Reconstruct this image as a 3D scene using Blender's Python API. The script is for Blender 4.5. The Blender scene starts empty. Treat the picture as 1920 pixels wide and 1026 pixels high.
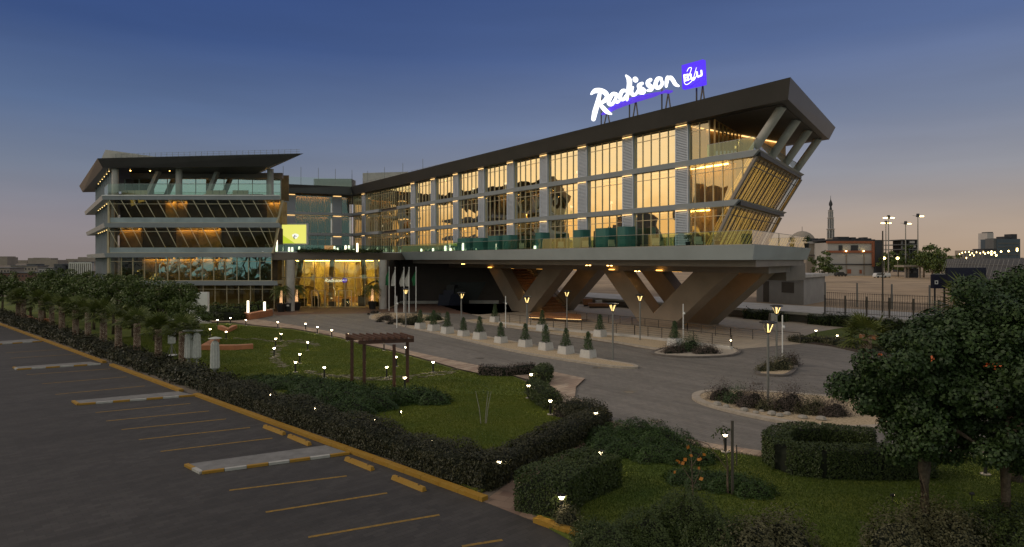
import bpy, math, random
import numpy as np
from mathutils import Vector
random.seed(7); RNG = np.random.default_rng(7)
C = bpy.context.scene.collection
sc = bpy.context.scene
# ------------------------------------------------------------------ camera, sky, sun, exposure
F, HX, HY, H = 1200.0, 960.0, 487.0, 8.0
cam_d = bpy.data.cameras.new('camera'); cam = bpy.data.objects.new('camera', cam_d); C.objects.link(cam)
cam.location = (0, 0, H); cam.rotation_euler = (math.radians(90), 0, 0)
cam_d.sensor_width = 36; cam_d.lens = F / 1920 * 36
cam_d.shift_y = -(513 - HY) / 1920
cam_d.clip_end = 6000; cam_d.clip_start = 0.1
sc.camera = cam
sc.view_settings.view_transform = 'Standard'; sc.view_settings.look = 'None'
sc.view_settings.gamma = 1; sc.view_settings.exposure = 0.42
try: sc.view_settings.use_curve_mapping = False
except Exception: pass
sc.render.engine = 'CYCLES'
cy = sc.cycles
cy.use_denoising = True
cy.max_bounces = 6; cy.diffuse_bounces = 2; cy.glossy_bounces = 3; cy.transparent_max_bounces = 12; cy.transmission_bounces = 3
cy.sample_clamp_indirect = 4.0
cy.caustics_reflective = False; cy.caustics_refractive = False

def ND(nt, t, **kw):
    n = nt.nodes.new(t)
    for k, v in kw.items(): setattr(n, k, v)
    return n
def M_(nt, op, a, b=None, c=None, clamp=False):
    n = ND(nt, 'ShaderNodeMath', operation=op, use_clamp=clamp)
    for i, v in enumerate((a, b, c)):
        if v is None: continue
        if isinstance(v, (int, float)): n.inputs[i].default_value = v
        else: nt.links.new(v, n.inputs[i])
    return n.outputs[0]
def MIX(nt, fac, a, b, mode='MIX'):
    n = ND(nt, 'ShaderNodeMix', data_type='RGBA', blend_type=mode)
    for s, v in ((0, fac), (6, a), (7, b)):
        if isinstance(v, (int, float)): n.inputs[s].default_value = v
        elif isinstance(v, tuple): n.inputs[s].default_value = (*v[:3], 1)
        else: nt.links.new(v, n.inputs[s])
    return n.outputs[2]
def RAMP(nt, fac, stops, interp='LINEAR'):
    n = ND(nt, 'ShaderNodeValToRGB'); r = n.color_ramp; r.interpolation = interp
    while len(r.elements) < len(stops): r.elements.new(0.5)
    for e, (p, c) in zip(r.elements, stops):
        e.position = p; e.color = (*c[:3], 1)
    nt.links.new(fac, n.inputs[0]); return n.outputs[0]

SUN_EL, SUN_AZ = 7.0, -78.0      # sun low beyond the left edge (azimuth from +Y, clockwise positive)
w = bpy.data.worlds.new('World'); sc.world = w; w.use_nodes = True
nt = w.node_tree; nt.nodes.clear()
tc = ND(nt, 'ShaderNodeTexCoord'); sep = ND(nt, 'ShaderNodeSeparateXYZ'); nt.links.new(tc.outputs['Generated'], sep.inputs[0])
X_, Y_, Z_ = sep.outputs
el = M_(nt, 'MAXIMUM', Z_, 0.0)
def s2l(r, g, b): return tuple(((v/255+.055)/1.055)**2.4 if v > 10 else v/255/12.92 for v in (r, g, b))
right = RAMP(nt, el, [(0.0, s2l(164,142,121)), (.05, s2l(156,140,128)), (.12, s2l(134,134,142)), (.2, s2l(108,118,142)), (.30, s2l(77,94,133)), (.42, s2l(53,72,114)), (.62, (.30,.28,.27))])
left = RAMP(nt, el, [(0.0, s2l(126,119,122)), (.05, s2l(119,115,125)), (.12, s2l(99,108,128)), (.2, s2l(75,94,129)), (.30, s2l(44,66,112)), (.42, s2l(36,57,106)), (.62, (.30,.28,.27))])
hl = M_(nt, 'SQRT', M_(nt, 'MAXIMUM', M_(nt, 'ADD', M_(nt, 'MULTIPLY', X_, X_), M_(nt, 'MULTIPLY', Y_, Y_)), 1e-5))
xn = M_(nt, 'DIVIDE', X_, hl); yn = M_(nt, 'DIVIDE', Y_, hl)
side = ND(nt, 'ShaderNodeMapRange', interpolation_type='SMOOTHSTEP'); nt.links.new(xn, side.inputs[0])
side.inputs[1].default_value = -.7; side.inputs[2].default_value = .6
base = MIX(nt, side.outputs[0], left, right)
# behind the camera the dusk sky is paler and brighter
bk = ND(nt, 'ShaderNodeMapRange', interpolation_type='SMOOTHSTEP'); nt.links.new(yn, bk.inputs[0])
bk.inputs[1].default_value = .15; bk.inputs[2].default_value = -.75
backc = RAMP(nt, el, [(0.0, (.17,.26,.24)), (.03, (.26,.38,.35)), (.11, (.34,.43,.40)), (.24, (.42,.42,.38)), (.5, (.46,.44,.40)), (.9, (.34,.32,.30))])
base = MIX(nt, bk.outputs[0], base, backc)
ga = math.radians(SUN_AZ)
gd = M_(nt, 'ADD', M_(nt, 'MULTIPLY', xn, math.sin(ga)), M_(nt, 'MULTIPLY', yn, math.cos(ga)))
gm = ND(nt, 'ShaderNodeMapRange', interpolation_type='SMOOTHSTEP'); nt.links.new(gd, gm.inputs[0])
gm.inputs[1].default_value = .78; gm.inputs[2].default_value = .96
ge = ND(nt, 'ShaderNodeMapRange', interpolation_type='SMOOTHSTEP'); nt.links.new(el, ge.inputs[0])
ge.inputs[1].default_value = .50; ge.inputs[2].default_value = .05
glowc = RAMP(nt, el, [(0.0, (.30,.14,.05)), (.05, (.55,.32,.12)), (.12, (.95,.68,.36)), (.24, (.98,.78,.48)), (.45, (.9,.78,.56))])
base = MIX(nt, M_(nt, 'MULTIPLY', gm.outputs[0], ge.outputs[0]), base, glowc)
# soft high haze streaks
mp = ND(nt, 'ShaderNodeMapping'); nt.links.new(tc.outputs['Generated'], mp.inputs[0]); mp.inputs[3].default_value = (1.2, 1.2, 9)
nz = ND(nt, 'ShaderNodeTexNoise'); nt.links.new(mp.outputs[0], nz.inputs[0]); nz.inputs['Scale'].default_value = 1.6; nz.inputs['Detail'].default_value = 4
st = ND(nt, 'ShaderNodeMapRange'); nt.links.new(nz.outputs[0], st.inputs[0]); st.inputs[1].default_value = .35; st.inputs[2].default_value = .75; st.inputs[3].default_value = .92; st.inputs[4].default_value = 1.09
cmb = ND(nt, 'ShaderNodeCombineXYZ'); [nt.links.new(st.outputs[0], cmb.inputs[i]) for i in range(3)]
base = MIX(nt, 1.0, base, cmb.outputs[0], 'MULTIPLY')
sky = ND(nt, 'ShaderNodeTexSky', sky_type='NISHITA'); sky.sun_disc = False; sky.sun_elevation = math.radians(SUN_EL); sky.sun_rotation = math.radians(SUN_AZ % 360)
bg1 = ND(nt, 'ShaderNodeBackground'); nt.links.new(sky.outputs[0], bg1.inputs[0]); bg1.inputs[1].default_value = 0.004
bg2 = ND(nt, 'ShaderNodeBackground'); nt.links.new(base, bg2.inputs[0]); bg2.inputs[1].default_value = 0.92
ad = ND(nt, 'ShaderNodeAddShader'); nt.links.new(bg1.outputs[0], ad.inputs[0]); nt.links.new(bg2.outputs[0], ad.inputs[1])
wo = ND(nt, 'ShaderNodeOutputWorld'); nt.links.new(ad.outputs[0], wo.inputs[0])
sl = bpy.data.lights.new('sun', 'SUN'); sl.energy = 0.62; sl.angle = math.radians(14); sl.color = (1, .86, .70)
so = bpy.data.objects.new('sun', sl); C.objects.link(so)
ae, aa = math.radians(30), math.radians(-90)
so.rotation_euler = Vector((math.sin(aa)*math.cos(ae), math.cos(aa)*math.cos(ae), math.sin(ae))).to_track_quat('Z', 'Y').to_euler()

# ------------------------------------------------------------------ geometry helpers
V = Vector
def G(x, y, z=0.0):
    Z = (H - z) * F / (y - HY); return V(((x - HX) * Z / F, Z, z))
def P(x, y, Z): return V(((x - HX) * Z / F, Z, H - (y - HY) * Z / F))
U = V((-.5785, .8157, 0)).normalized(); N = V((.8157, .5785, 0)).normalized()
def T(t, D, z): return U * t + N * D + V((0, 0, z))
def tx(x, D):
    a = (x - HX) / F; Z = D / (N.x * a + N.y); return U.x * a * Z + U.y * Z
def W(x, y, D):
    a = (x - HX) / F; Z = D / (N.x * a + N.y); return V((a * Z, Z, H - (y - HY) * Z / F))

class MB:
    def __init__(s): s.v = []; s.f = []; s.np = []
    def add(s, vs, fs):
        o = len(s.v); s.v += [tuple(p) for p in vs]; s.f += [tuple(i + o for i in f) for f in fs]; return s
    def box(s, x0, x1, y0, y1, z0, z1):
        return s.loft([V((x0,y0,z0)),V((x1,y0,z0)),V((x1,y1,z0)),V((x0,y1,z0))], [V((x0,y0,z1)),V((x1,y0,z1)),V((x1,y1,z1)),V((x0,y1,z1))])
    def loft(s, bot, top, cap0=True, cap1=True):
        n = len(bot); fs = [(i, (i+1) % n, n + (i+1) % n, n + i) for i in range(n)]
        if cap0: fs.append(tuple(range(n-1, -1, -1)))
        if cap1: fs.append(tuple(range(n, 2*n)))
        return s.add(list(bot) + list(top), fs)
    def tb(s, t0, t1, D0, D1, z0, z1):
        q = [(t0, D0), (t1, D0), (t1, D1), (t0, D1)]
        return s.loft([T(a, b, z0) for a, b in q], [T(a, b, z1) for a, b in q])
    def poly(s, pts): return s.add(pts, [tuple(range(len(pts)))])
    def tube(s, pts, r, n=8, r1=None):
        pts = [V(p) for p in pts]; m = len(pts); rs = [r + ((r1 if r1 is not None else r) - r) * i / (m-1) for i in range(m)]
        rings = []; 
        for i, p in enumerate(pts):
            d = (pts[min(i+1, m-1)] - pts[max(i-1, 0)]).normalized()
            a = d.cross(V((0, 0, 1))); a = a.normalized() if a.length > 1e-3 else V((1, 0, 0)); b = d.cross(a).normalized()
            rings.append([p + (a * math.cos(6.2832*k/n) + b * math.sin(6.2832*k/n)) * rs[i] for k in range(n)])
        vs = [q for rg in rings for q in rg]
        fs = [(i*n+k, i*n+(k+1) % n, (i+1)*n+(k+1) % n, (i+1)*n+k) for i in range(m-1) for k in range(n)]
        fs += [tuple(range(n-1, -1, -1)), tuple((m-1)*n+k for k in range(n))]
        return s.add(vs, fs)
    def lathe(s, prof, n=16, c=(0, 0, 0)):
        c = V(c); vs = [c + V((r*math.cos(6.2832*k/n), r*math.sin(6.2832*k/n), z)) for r, z in prof for k in range(n)]
        m = len(prof); fs = [(i*n+k, i*n+(k+1) % n, (i+1)*n+(k+1) % n, (i+1)*n+k) for i in range(m-1) for k in range(n)]
        fs += [tuple(range(n-1, -1, -1)), tuple((m-1)*n+k for k in range(n))]
        return s.add(vs, fs)
    def bar(s, a, b, w, h=None):
        a, b = V(a), V(b); h = h or w; d = (b - a).normalized(); x = d.cross(V((0, 0, 1))); x = x.normalized() if x.length > 1e-3 else V((1, 0, 0)); y = d.cross(x).normalized()
        o = [x*w/2 + y*h/2, x*w/2 - y*h/2, -x*w/2 - y*h/2, -x*w/2 + y*h/2]
        return s.loft([a + q for q in o], [b + q for q in o])
    def mesh(s, name, mats, off=V((0, 0, 0)), smooth=False):
        me = bpy.data.meshes.new(name); vs = [(x-off.x, y-off.y, z-off.z) for x, y, z in s.v]
        me.from_pydata(vs, [], s.f)
        me.materials.append(mats)
        if smooth: me.polygons.foreach_set('use_smooth', [True]*len(me.polygons))
        me.update(); return me
    def build(s, name, m, parent=None, world=True, smooth=False):
        off = V((0, 0, 0))
        if parent is not None and world:
            p = parent
            while p is not None: off = off + p.location; p = p.parent
        o = bpy.data.objects.new(name, s.mesh(name, m, off, smooth)); C.objects.link(o); o.parent = parent; return o
def tag(o, label=None, cat=None, group=None, kind=None):
    if label: o['label'] = label
    if cat: o['category'] = cat
    if group: o['group'] = group
    if kind: o['kind'] = kind
    return o
def thing(name, label, cat, loc=(0, 0, 0), group=None, rz=0):
    o = bpy.data.objects.new(name, None); C.objects.link(o); o.location = loc; o.rotation_euler = (0, 0, rz); o.empty_display_size = .3
    return tag(o, label, cat, group)
def dup(o, loc, rz=0, label=None, sc_=1.0, parent=None):
    c = o.copy(); C.objects.link(c); c.location = loc; c.rotation_euler = (0, 0, rz)
    c.scale = (sc_, sc_, sc_) if isinstance(sc_, (int, float)) else sc_
    if label: c['label'] = label
    for ch in o.children:
        d = ch.copy(); C.objects.link(d); d.parent = c
        for g in ch.children:
            e = g.copy(); C.objects.link(e); e.parent = d
    return c
class Proto:
    """first placement uses the prototype itself, later ones copy it"""
    def __init__(s, root): s.root = root; s.used = False
    def place(s, loc, rz=0, label=None, sc_=1.0):
        if s.used: return dup(s.root, loc, rz, label, sc_)
        s.used = True; r = s.root; r.location = loc; r.rotation_euler = (0, 0, rz)
        r.scale = (sc_, sc_, sc_) if isinstance(sc_, (int, float)) else sc_
        if label: r['label'] = label
        return r
def struct(name, mb, m, smooth=False): return tag(mb.build(name, m, smooth=smooth), kind='structure')
ORD = 'first second third fourth fifth sixth seventh eighth ninth tenth eleventh twelfth thirteenth fourteenth fifteenth sixteenth'.split()

# ------------------------------------------------------------------ materials
def mat(name, col, rough=.7, var=.12, vs=1.5, bump=0.0, bs=25, metal=0, spec=.5, col2=None, island=0):
    m = bpy.data.materials.new(name); m.use_nodes = True; nt = m.node_tree; b = nt.nodes['Principled BSDF']
    b.inputs['Roughness'].default_value = rough; b.inputs['Metallic'].default_value = metal; b.inputs['Specular IOR Level'].default_value = spec
    tc = ND(nt, 'ShaderNodeTexCoord'); n = ND(nt, 'ShaderNodeTexNoise'); nt.links.new(tc.outputs['Object'], n.inputs[0])
    n.inputs['Scale'].default_value = vs; n.inputs['Detail'].default_value = 5; n.inputs['Roughness'].default_value = .6
    f = ND(nt, 'ShaderNodeMapRange'); nt.links.new(n.outputs[0], f.inputs[0]); f.inputs[1].default_value = .3; f.inputs[2].default_value = .7
    c1 = tuple(c*(1-var) for c in col); c2 = col2 or tuple(min(1, c*(1+var)) for c in col)
    fac = f.outputs[0]
    if island:
        g = ND(nt, 'ShaderNodeNewGeometry'); fac = M_(nt, 'ADD', M_(nt, 'MULTIPLY', fac, 1-island), M_(nt, 'MULTIPLY', g.outputs['Random Per Island'], island))
    nt.links.new(MIX(nt, fac, c1, c2), b.inputs['Base Color'])
    if bump:
        n2 = ND(nt, 'ShaderNodeTexNoise'); nt.links.new(tc.outputs['Object'], n2.inputs[0]); n2.inputs['Scale'].default_value = bs; n2.inputs['Detail'].default_value = 3
        bp = ND(nt, 'ShaderNodeBump'); bp.inputs['Strength'].default_value = bump; bp.inputs['Distance'].default_value = .05
        nt.links.new(n2.outputs[0], bp.inputs['Height']); nt.links.new(bp.outputs[0], b.inputs['Normal'])
    return m
def emis(name, col, s, base=(.1, .1, .1)):
    m = bpy.data.materials.new(name); m.use_nodes = True; b = m.node_tree.nodes['Principled BSDF']
    b.inputs['Base Color'].default_value = (*base, 1); b.inputs['Emission Color'].default_value = (*col, 1); b.inputs['Emission Strength'].default_value = s
    return m
def glass(name, tint=(.8, .85, .8), refl=(.9, .88, .8), r0=.25, r1=.9, wav=.02, ws=.5):
    m = bpy.data.materials.new(name); m.use_nodes = True; nt = m.node_tree; nt.nodes.clear()
    o = ND(nt, 'ShaderNodeOutputMaterial'); mx = ND(nt, 'ShaderNodeMixShader'); tr = ND(nt, 'ShaderNodeBsdfTransparent'); gl = ND(nt, 'ShaderNodeBsdfGlossy')
    tr.inputs[0].default_value = (*tint, 1); gl.inputs[0].default_value = (*refl, 1); gl.inputs['Roughness'].default_value = .015
    lw = ND(nt, 'ShaderNodeLayerWeight'); lw.inputs[0].default_value = .35
    f = ND(nt, 'ShaderNodeMapRange'); nt.links.new(lw.outputs['Fresnel'], f.inputs[0]); f.inputs[1].default_value = 0; f.inputs[2].default_value = 1; f.inputs[3].default_value = r0; f.inputs[4].default_value = r1
    if wav:
        tc = ND(nt, 'ShaderNodeTexCoord'); n = ND(nt, 'ShaderNodeTexNoise'); nt.links.new(tc.outputs['Object'], n.inputs[0]); n.inputs['Scale'].default_value = ws; n.inputs['Detail'].default_value = 1
        bp = ND(nt, 'ShaderNodeBump'); bp.inputs['Strength'].default_value = 1; bp.inputs['Distance'].default_value = wav
        nt.links.new(n.outputs[0], bp.inputs['Height']); nt.links.new(bp.outputs[0], gl.inputs['Normal'])
    nt.links.new(f.outputs[0], mx.inputs[0]); nt.links.new(tr.outputs[0], mx.inputs[1]); nt.links.new(gl.outputs[0], mx.inputs[2]); nt.links.new(mx.outputs[0], o.inputs[0])
    return m
def pavers(name, c1, c2, mortar, bw, bh, rot=0.0, stain=.35, rough=.75, bias=0.0, tint=None):
    m = bpy.data.materials.new(name); m.use_nodes = True; nt = m.node_tree; b = nt.nodes['Principled BSDF']; b.inputs['Roughness'].default_value = rough
    tc = ND(nt, 'ShaderNodeTexCoord'); mp = ND(nt, 'ShaderNodeMapping'); nt.links.new(tc.outputs['Object'], mp.inputs[0]); mp.inputs[2].default_value = (0, 0, rot)
    br = ND(nt, 'ShaderNodeTexBrick'); nt.links.new(mp.outputs[0], br.inputs[0])
    br.inputs['Color1'].default_value = (*c1, 1); br.inputs['Color2'].default_value = (*c2, 1); br.inputs['Mortar'].default_value = (*mortar, 1)
    br.inputs['Scale'].default_value = 1; br.inputs['Brick Width'].default_value = bw; br.inputs['Row Height'].default_value = bh; br.inputs['Mortar Size'].default_value = .008; br.inputs['Bias'].default_value = bias
    def nz(s, d=5, lo=.35, hi=.7):
        n = ND(nt, 'ShaderNodeTexNoise'); nt.links.new(mp.outputs[0], n.inputs[0]); n.inputs['Scale'].default_value = s; n.inputs['Detail'].default_value = d; n.inputs['Roughness'].default_value = .65
        f = ND(nt, 'ShaderNodeMapRange'); nt.links.new(n.outputs[0], f.inputs[0]); f.inputs[1].default_value = lo; f.inputs[2].default_value = hi; return f.outputs[0]
    col = MIX(nt, M_(nt, 'MULTIPLY', nz(.16), stain), br.outputs[0], tuple(x*.45 for x in c1))
    col = MIX(nt, M_(nt, 'MULTIPLY', nz(1.7, 6), stain*.7), col, tuple(min(1, x*1.7) for x in c1))
    # long wear bands along the laying direction
    mp2 = ND(nt, 'ShaderNodeMapping'); nt.links.new(mp.outputs[0], mp2.inputs[0]); mp2.inputs[3].default_value = (.05, 1.0, 1)
    n3 = ND(nt, 'ShaderNodeTexNoise'); nt.links.new(mp2.outputs[0], n3.inputs[0]); n3.inputs['Scale'].default_value = 1.1; n3.inputs['Detail'].default_value = 6
    f3 = ND(nt, 'ShaderNodeMapRange'); nt.links.new(n3.outputs[0], f3.inputs[0]); f3.inputs[1].default_value = .42; f3.inputs[2].default_value = .68
    col = MIX(nt, M_(nt, 'MULTIPLY', f3.outputs[0], stain*.8), col, tuple(x*.5 for x in c1))
    nt.links.new(col, b.inputs['Base Color'])
    bp = ND(nt, 'ShaderNodeBump'); bp.inputs['Strength'].default_value = .35; bp.inputs['Distance'].default_value = .01
    nt.links.new(br.outputs['Fac'], bp.inputs['Height']); bp.invert = True; nt.links.new(bp.outputs[0], b.inputs['Normal'])
    return m
def leafmat(name, dark, light, rough=.55, vs=.9, isl=.6):
    m = mat(name, dark, rough, 0, vs, col2=light, island=isl, spec=.35); return m
CURB_DIR = (G(910, 940) - G(0, 608)).normalized(); CURB_ANG = math.atan2(CURB_DIR.y, CURB_DIR.x)
M = {}
M['concrete'] = mat('concrete', (.50, .47, .43), .75, .18, .6, .3, 8)
M['metal_panel'] = mat('metal_panel', (.20, .21, .215), .38, .07, .35, metal=.3)
M['roof_panel'] = mat('roof_panel', (.075, .073, .072), .42, .12, .3, metal=.5)
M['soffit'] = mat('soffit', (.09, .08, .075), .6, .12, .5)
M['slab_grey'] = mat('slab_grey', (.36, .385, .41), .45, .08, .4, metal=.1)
M['podium_panel'] = mat('podium_panel', (.40, .445, .455), .42, .08, .3, metal=.1)
M['brown_panel'] = mat('brown_panel', (.25, .21, .18), .55, .15, .4, .1, 4)
M['v_brown'] = mat('v_brown', (.29, .225, .17), .6, .14, .35, .15, 6)
M['dark_wall'] = mat('dark_wall', (.060, .045, .038), .7, .2, .4, .2, 6)
M['louvre'] = mat('louvre', (.66, .69, .76), .5, .06, .5)
M['mullion'] = mat('mullion', (.62, .52, .34), .35, .08, 1, metal=.3)
M['mullion_grey'] = mat('mullion_grey', (.45, .45, .40), .4, .08, 1, metal=.3)
M['wood'] = mat('wood', (.30, .13, .05), .55, .3, 3, .1, 10)
M['wood_gold'] = mat('wood_gold', (.62, .36, .12), .5, .3, 2, .1, 10)
M['pergola_wood'] = mat('pergola_wood', (.085, .035, .022), .6, .3, 4, .2, 12)
M['curtain'] = mat('curtain', (.50, .33, .16), .8, .3, .5, col2=(.55, .42, .26))
M['interior'] = mat('interior', (.26, .18, .10), .8, .5, .35, col2=(.40, .28, .14))
M['interior_dark'] = mat('interior_dark', (.05, .04, .03), .8, .4, .4, col2=(.16, .11, .06))
M['amber_panel'] = mat('amber_panel', (.46,.33,.13), .6, .35, .8)
M['floor_int'] = mat('floor_int', (.25, .2, .14), .5, .2)
M['teal_panel'] = mat('teal_panel', (.03, .14, .12), .5, .2, .6)
M['white'] = mat('white', (.86, .85, .82), .6, .05)
M['white_stone'] = mat('white_stone', (.34, .31, .27), .8, .15, 5, .2, 20)
M['planter_white'] = mat('planter_white', (.56, .54, .51), .75, .12, 3, .2, 20)
M['terracotta'] = mat('terracotta', (.48, .19, .085), .7, .15, 2, .2, 20)
M['kerb'] = mat('kerb', (.42, .36, .29), .8, .2, 3, .4, 15)
M['kerb_dark'] = mat('kerb_dark', (.15, .13, .115), .8, .25, 3, .4, 15)
M['kerb_yellow'] = mat('kerb_yellow', (.44, .22, .012), .65, .22, 3, .2, 20, col2=(.36, .21, .03))
M['kerb_white'] = mat('kerb_white', (.42, .41, .38), .7, .15, 3)
M['line_yellow'] = mat('line_yellow', (.34, .19, .02), .75, 0, 7, col2=(.15, .10, .03))
M['island_conc'] = mat('island_conc', (.19, .185, .18), .85, .2, 2, .3, 20)
M['gravel'] = mat('gravel', (.52, .39, .24), .95, .35, 9, 1, 30, col2=(.70, .55, .37))
M['sand'] = mat('sand', (.36, .26, .165), .95, .3, .12, .8, 1.5)
M['ground'] = mat('ground', (.16, .13, .10), .95, .3, .05, .5, 2)
M['soil'] = mat('soil', (.05, .035, .025), .95, .4, 4, .8, 20)
M['lawn'] = mat('lawn', (.060, .105, .006), .9, 0, .30, 1, 22, col2=(.15, .165, .014))
M['stepstone'] = mat('stepstone', (.19, .17, .11), .8, .2, 5)
M['road'] = pavers('road', (.185, .168, .148), (.235, .21, .185), (.08, .07, .06), .5, .25, .9, .5)
M['forecourt'] = pavers('forecourt', (.16, .085, .055), (.20, .115, .08), (.08, .05, .04), .24, .12, .2, .3)
M['parking'] = pavers('parking', (.038, .034, .032), (.066, .060, .056), (.022, .02, .018), .42, .21, CURB_ANG, .55)
M['path'] = pavers('path', (.30, .21, .15), (.16, .095, .07), (.09, .07, .05), .9, .45, CURB_ANG + 1.2, .3)
M['walk'] = pavers('walk', (.50, .39, .29), (.30, .20, .15), (.12, .09, .07), 1.2, .35, -.9, .25)
M['promenade'] = pavers('promenade', (.50, .42, .32), (.44, .37, .29), (.2, .17, .13), 1.2, .6, -.9, .2)
M['steel'] = mat('steel', (.30, .30, .29), .4, .08, 1, metal=.6)
M['pole_grey'] = mat('pole_grey', (.24, .235, .22), .45, .08, 1, metal=.3)
M['black_metal'] = mat('black_metal', (.02, .02, .02), .5, .1)
M['rail'] = mat('rail', (.09, .075, .06), .5, .1)
M['fabric'] = mat('fabric', (.50, .50, .46), .85, .15, 4, .3, 14)
M['sofa'] = mat('sofa', (.55, .50, .32), .85, .1)
M['trunk'] = mat('trunk', (.13, .095, .065), .9, .4, 5, 1, 12)
M['palm_trunk'] = mat('palm_trunk', (.17, .07, .04), .9, 0, 9, 1, 16, col2=(.62, .50, .38), island=.85)
M['leaf_tree'] = leafmat('leaf_tree', (.022, .042, .008), (.12, .16, .032), vs=.7)
M['leaf_front'] = leafmat('leaf_front', (.008, .020, .005), (.058, .100, .026), vs=1.1)
M['leaf_palm'] = leafmat('leaf_palm', (.035, .058, .010), (.15, .17, .035))
M['leaf_hedge'] = leafmat('leaf_hedge', (.011, .015, .005), (.060, .056, .020), vs=1.2)
M['leaf_box'] = leafmat('leaf_box', (.014, .030, .004), (.062, .085, .016), vs=1.5)
M['leaf_juniper'] = leafmat('leaf_juniper', (.010, .028, .003), (.044, .088, .010), vs=1.0, isl=.4)
M['leaf_cone'] = leafmat('leaf_cone', (.018, .040, .012), (.085, .13, .045), vs=4)
M['leaf_purple'] = leafmat('leaf_purple', (.040, .028, .024), (.125, .092, .072), vs=2)
M['leaf_olive'] = leafmat('leaf_olive', (.045, .045, .018), (.12, .11, .05), vs=2)
M['leaf_orange'] = leafmat('leaf_orange', (.45, .14, .02), (.62, .24, .04), vs=4)
M['leaf_core'] = mat('leaf_core', (.010, .014, .005), .95, .3)
M['glass_wing'] = glass('glass_wing', (.88, .84, .70), (.95, .88, .70), .33, .85, .035, .35)
M['glass_block'] = glass('glass_block', (.86, .80, .64), (.74, .88, .85), .13, .75, .012, .3)
M['glass_sky'] = glass('glass_sky', (.6, .62, .58), (.82, .98, .96), .5, .85, .01, .3)
M['glass_teal'] = glass('glass_teal', (.75, .75, .66), (.76, 1, .98), .42, .85, .045, .45)
M['glass_end'] = glass('glass_end', (.8, .84, .78), (1, 1, 1), .40, .8, 0)
M['rail_band'] = mat('rail_band', (.40, .47, .48), .35, .2, .4)
M['glass_entry'] = glass('glass_entry', (.90, .84, .5), (.9, .88, .62), .22, .8, .10, .5)
M['glass_rail'] = glass('glass_rail', (.55, .76, .66), (.85, 1, .9), .12, .7, 0)
M['glass_pale'] = glass('glass_pale', (.84, .90, .82), (.9, 1, .92), .07, .6, 0)
M['glass_clear'] = glass('glass_clear', (.80, .83, .76), (1, 1, 1), .12, .7, 0)
M['cove'] = emis('cove', (1, .57, .13), 13)
M['cove_white'] = emis('cove_white', (1, .66, .26), 3.2)
M['lamp_warm'] = emis('lamp_warm', (1, .68, .24), 1.9)
M['lamp_white'] = emis('lamp_white', (1, .78, .46), 22)
M['downlight'] = emis('downlight', (1, .55, .14), 14)
M['uplight'] = emis('uplight', (1, .46, .08), 4)
M['fairy'] = emis('fairy', (1, .55, .25), 2.2)
M['added_glow'] = emis('added_glow', (.92, .52, .10), .9)  # added warm glow for the prow end, also on some neighbour windows
M['hall_light'] = emis('hall_light', (1, .74, .26), 14)
M['cap_light'] = emis('cap_light', (1, .60, .22), 1.6)
M['lantern'] = emis('lantern', (1, .87, .62), 2.2)
M['mast_glow'] = emis('mast_glow', (1, .72, .25), 9)
M['sign_white'] = emis('sign_white', (.90, .94, 1), 1.15, (.8, .8, .8))
M['sign_blue'] = emis('sign_blue', (.045, .0, .72), .9, (.02, .01, .3))
M['sign_swoosh'] = emis('sign_swoosh', (.06, .01, .55), .75, (.02, .01, .3))
M['navy'] = mat('navy', (.006, .007, .028), .5, .15)
# ------------------------------------------------------------------ ground, roads, lawns
def gp(pts, z): return [V((G(x, y).x, G(x, y).y, z)) for x, y in pts]
ZR = 1.3                                           # raised plateau behind the hotel
struct('ground', MB().poly([V((-3000,-60,0)), V((3000,-60,0)), V((3000,5000,0)), V((-3000,5000,0))]), M['ground'])
A0, A1 = G(0, 608), G(910, 940); cd = CURB_DIR; cn = V((cd.y, -cd.x, 0))     # cn points to the parking side
if cn.dot(V((-1, -1, 0))) < 0: cn = -cn
pk0 = A0 - cd * 230; pk1 = A0 + cd * 140
struct('parking', MB().poly([V((p.x, p.y, .006)) for p in (pk0, pk1, pk1 + cn*80, pk0 + cn*80)]), M['parking'])
road = [(560,586),(700,583),(760,573),(860,569),(1030,567),(1100,572),(1035,590),(920,596),(880,604),(1000,623),(1150,645),(1240,660),(1290,652),(1380,648),(1500,643),(1560,650),(1640,668),(1760,690),(1960,720),(1960,840),(1640,846),(1430,848),(1330,833),(1250,816),(1170,797),(1142,788),(1120,768),(1078,748),(1080,728),(1097,712),(1040,700),(940,697),(860,682),(760,660),(640,629),(545,612),(430,600),(390,598),(440,592),(500,590)]
struct('road', MB().poly(gp(road, .006)), M['road'])
struct('forecourt', MB().poly(gp([(505,577),(720,574),(735,571),(1030,566),(1010,582),(900,590),(760,585),(690,588),(560,590),(520,592),(505,586)], .012)), M['forecourt'])
lawn1 = [(386,607),(433,606),(456,610),(495,614),(547,618),(594,626),(641,636),(682,648),(740,661),(799,677),(860,695),(905,705),(960,706),(1000,722),(1010,745),(1040,775),(1090,795),(1120,805),(1095,822),(1000,868),(902,925),(700,845),(500,775),(300,702),(100,632),(0,598),(-200,545),(60,560),(250,580)]
def slab(name, pts, z, m, z0=0.0):
    return struct(name, MB().loft(gp(pts, z0), gp(pts, z), cap0=False), M[m])
slab('lawn', lawn1, .05, 'lawn')
slab('lawn', [(1175,803),(1250,822),(1330,840),(1430,856),(1640,854),(1960,850),(1960,1200),(1300,1200),(1150,1060),(1030,992),(1000,960),(990,920),(1040,872),(1120,826)], .05, 'lawn')
slab('lawn', [(1500,634),(1528,624),(1600,612),(1760,620),(2000,650),(2000,700),(1700,668),(1640,655),(1580,640)], .06, 'lawn')
struct('path', MB().poly(gp([(906,941),(1006,980),(990,952),(987,915),(1035,872),(1118,826),(1175,797),(1140,787),(1120,805),(1095,824),(1000,872)], .012)), M['path'])
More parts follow.
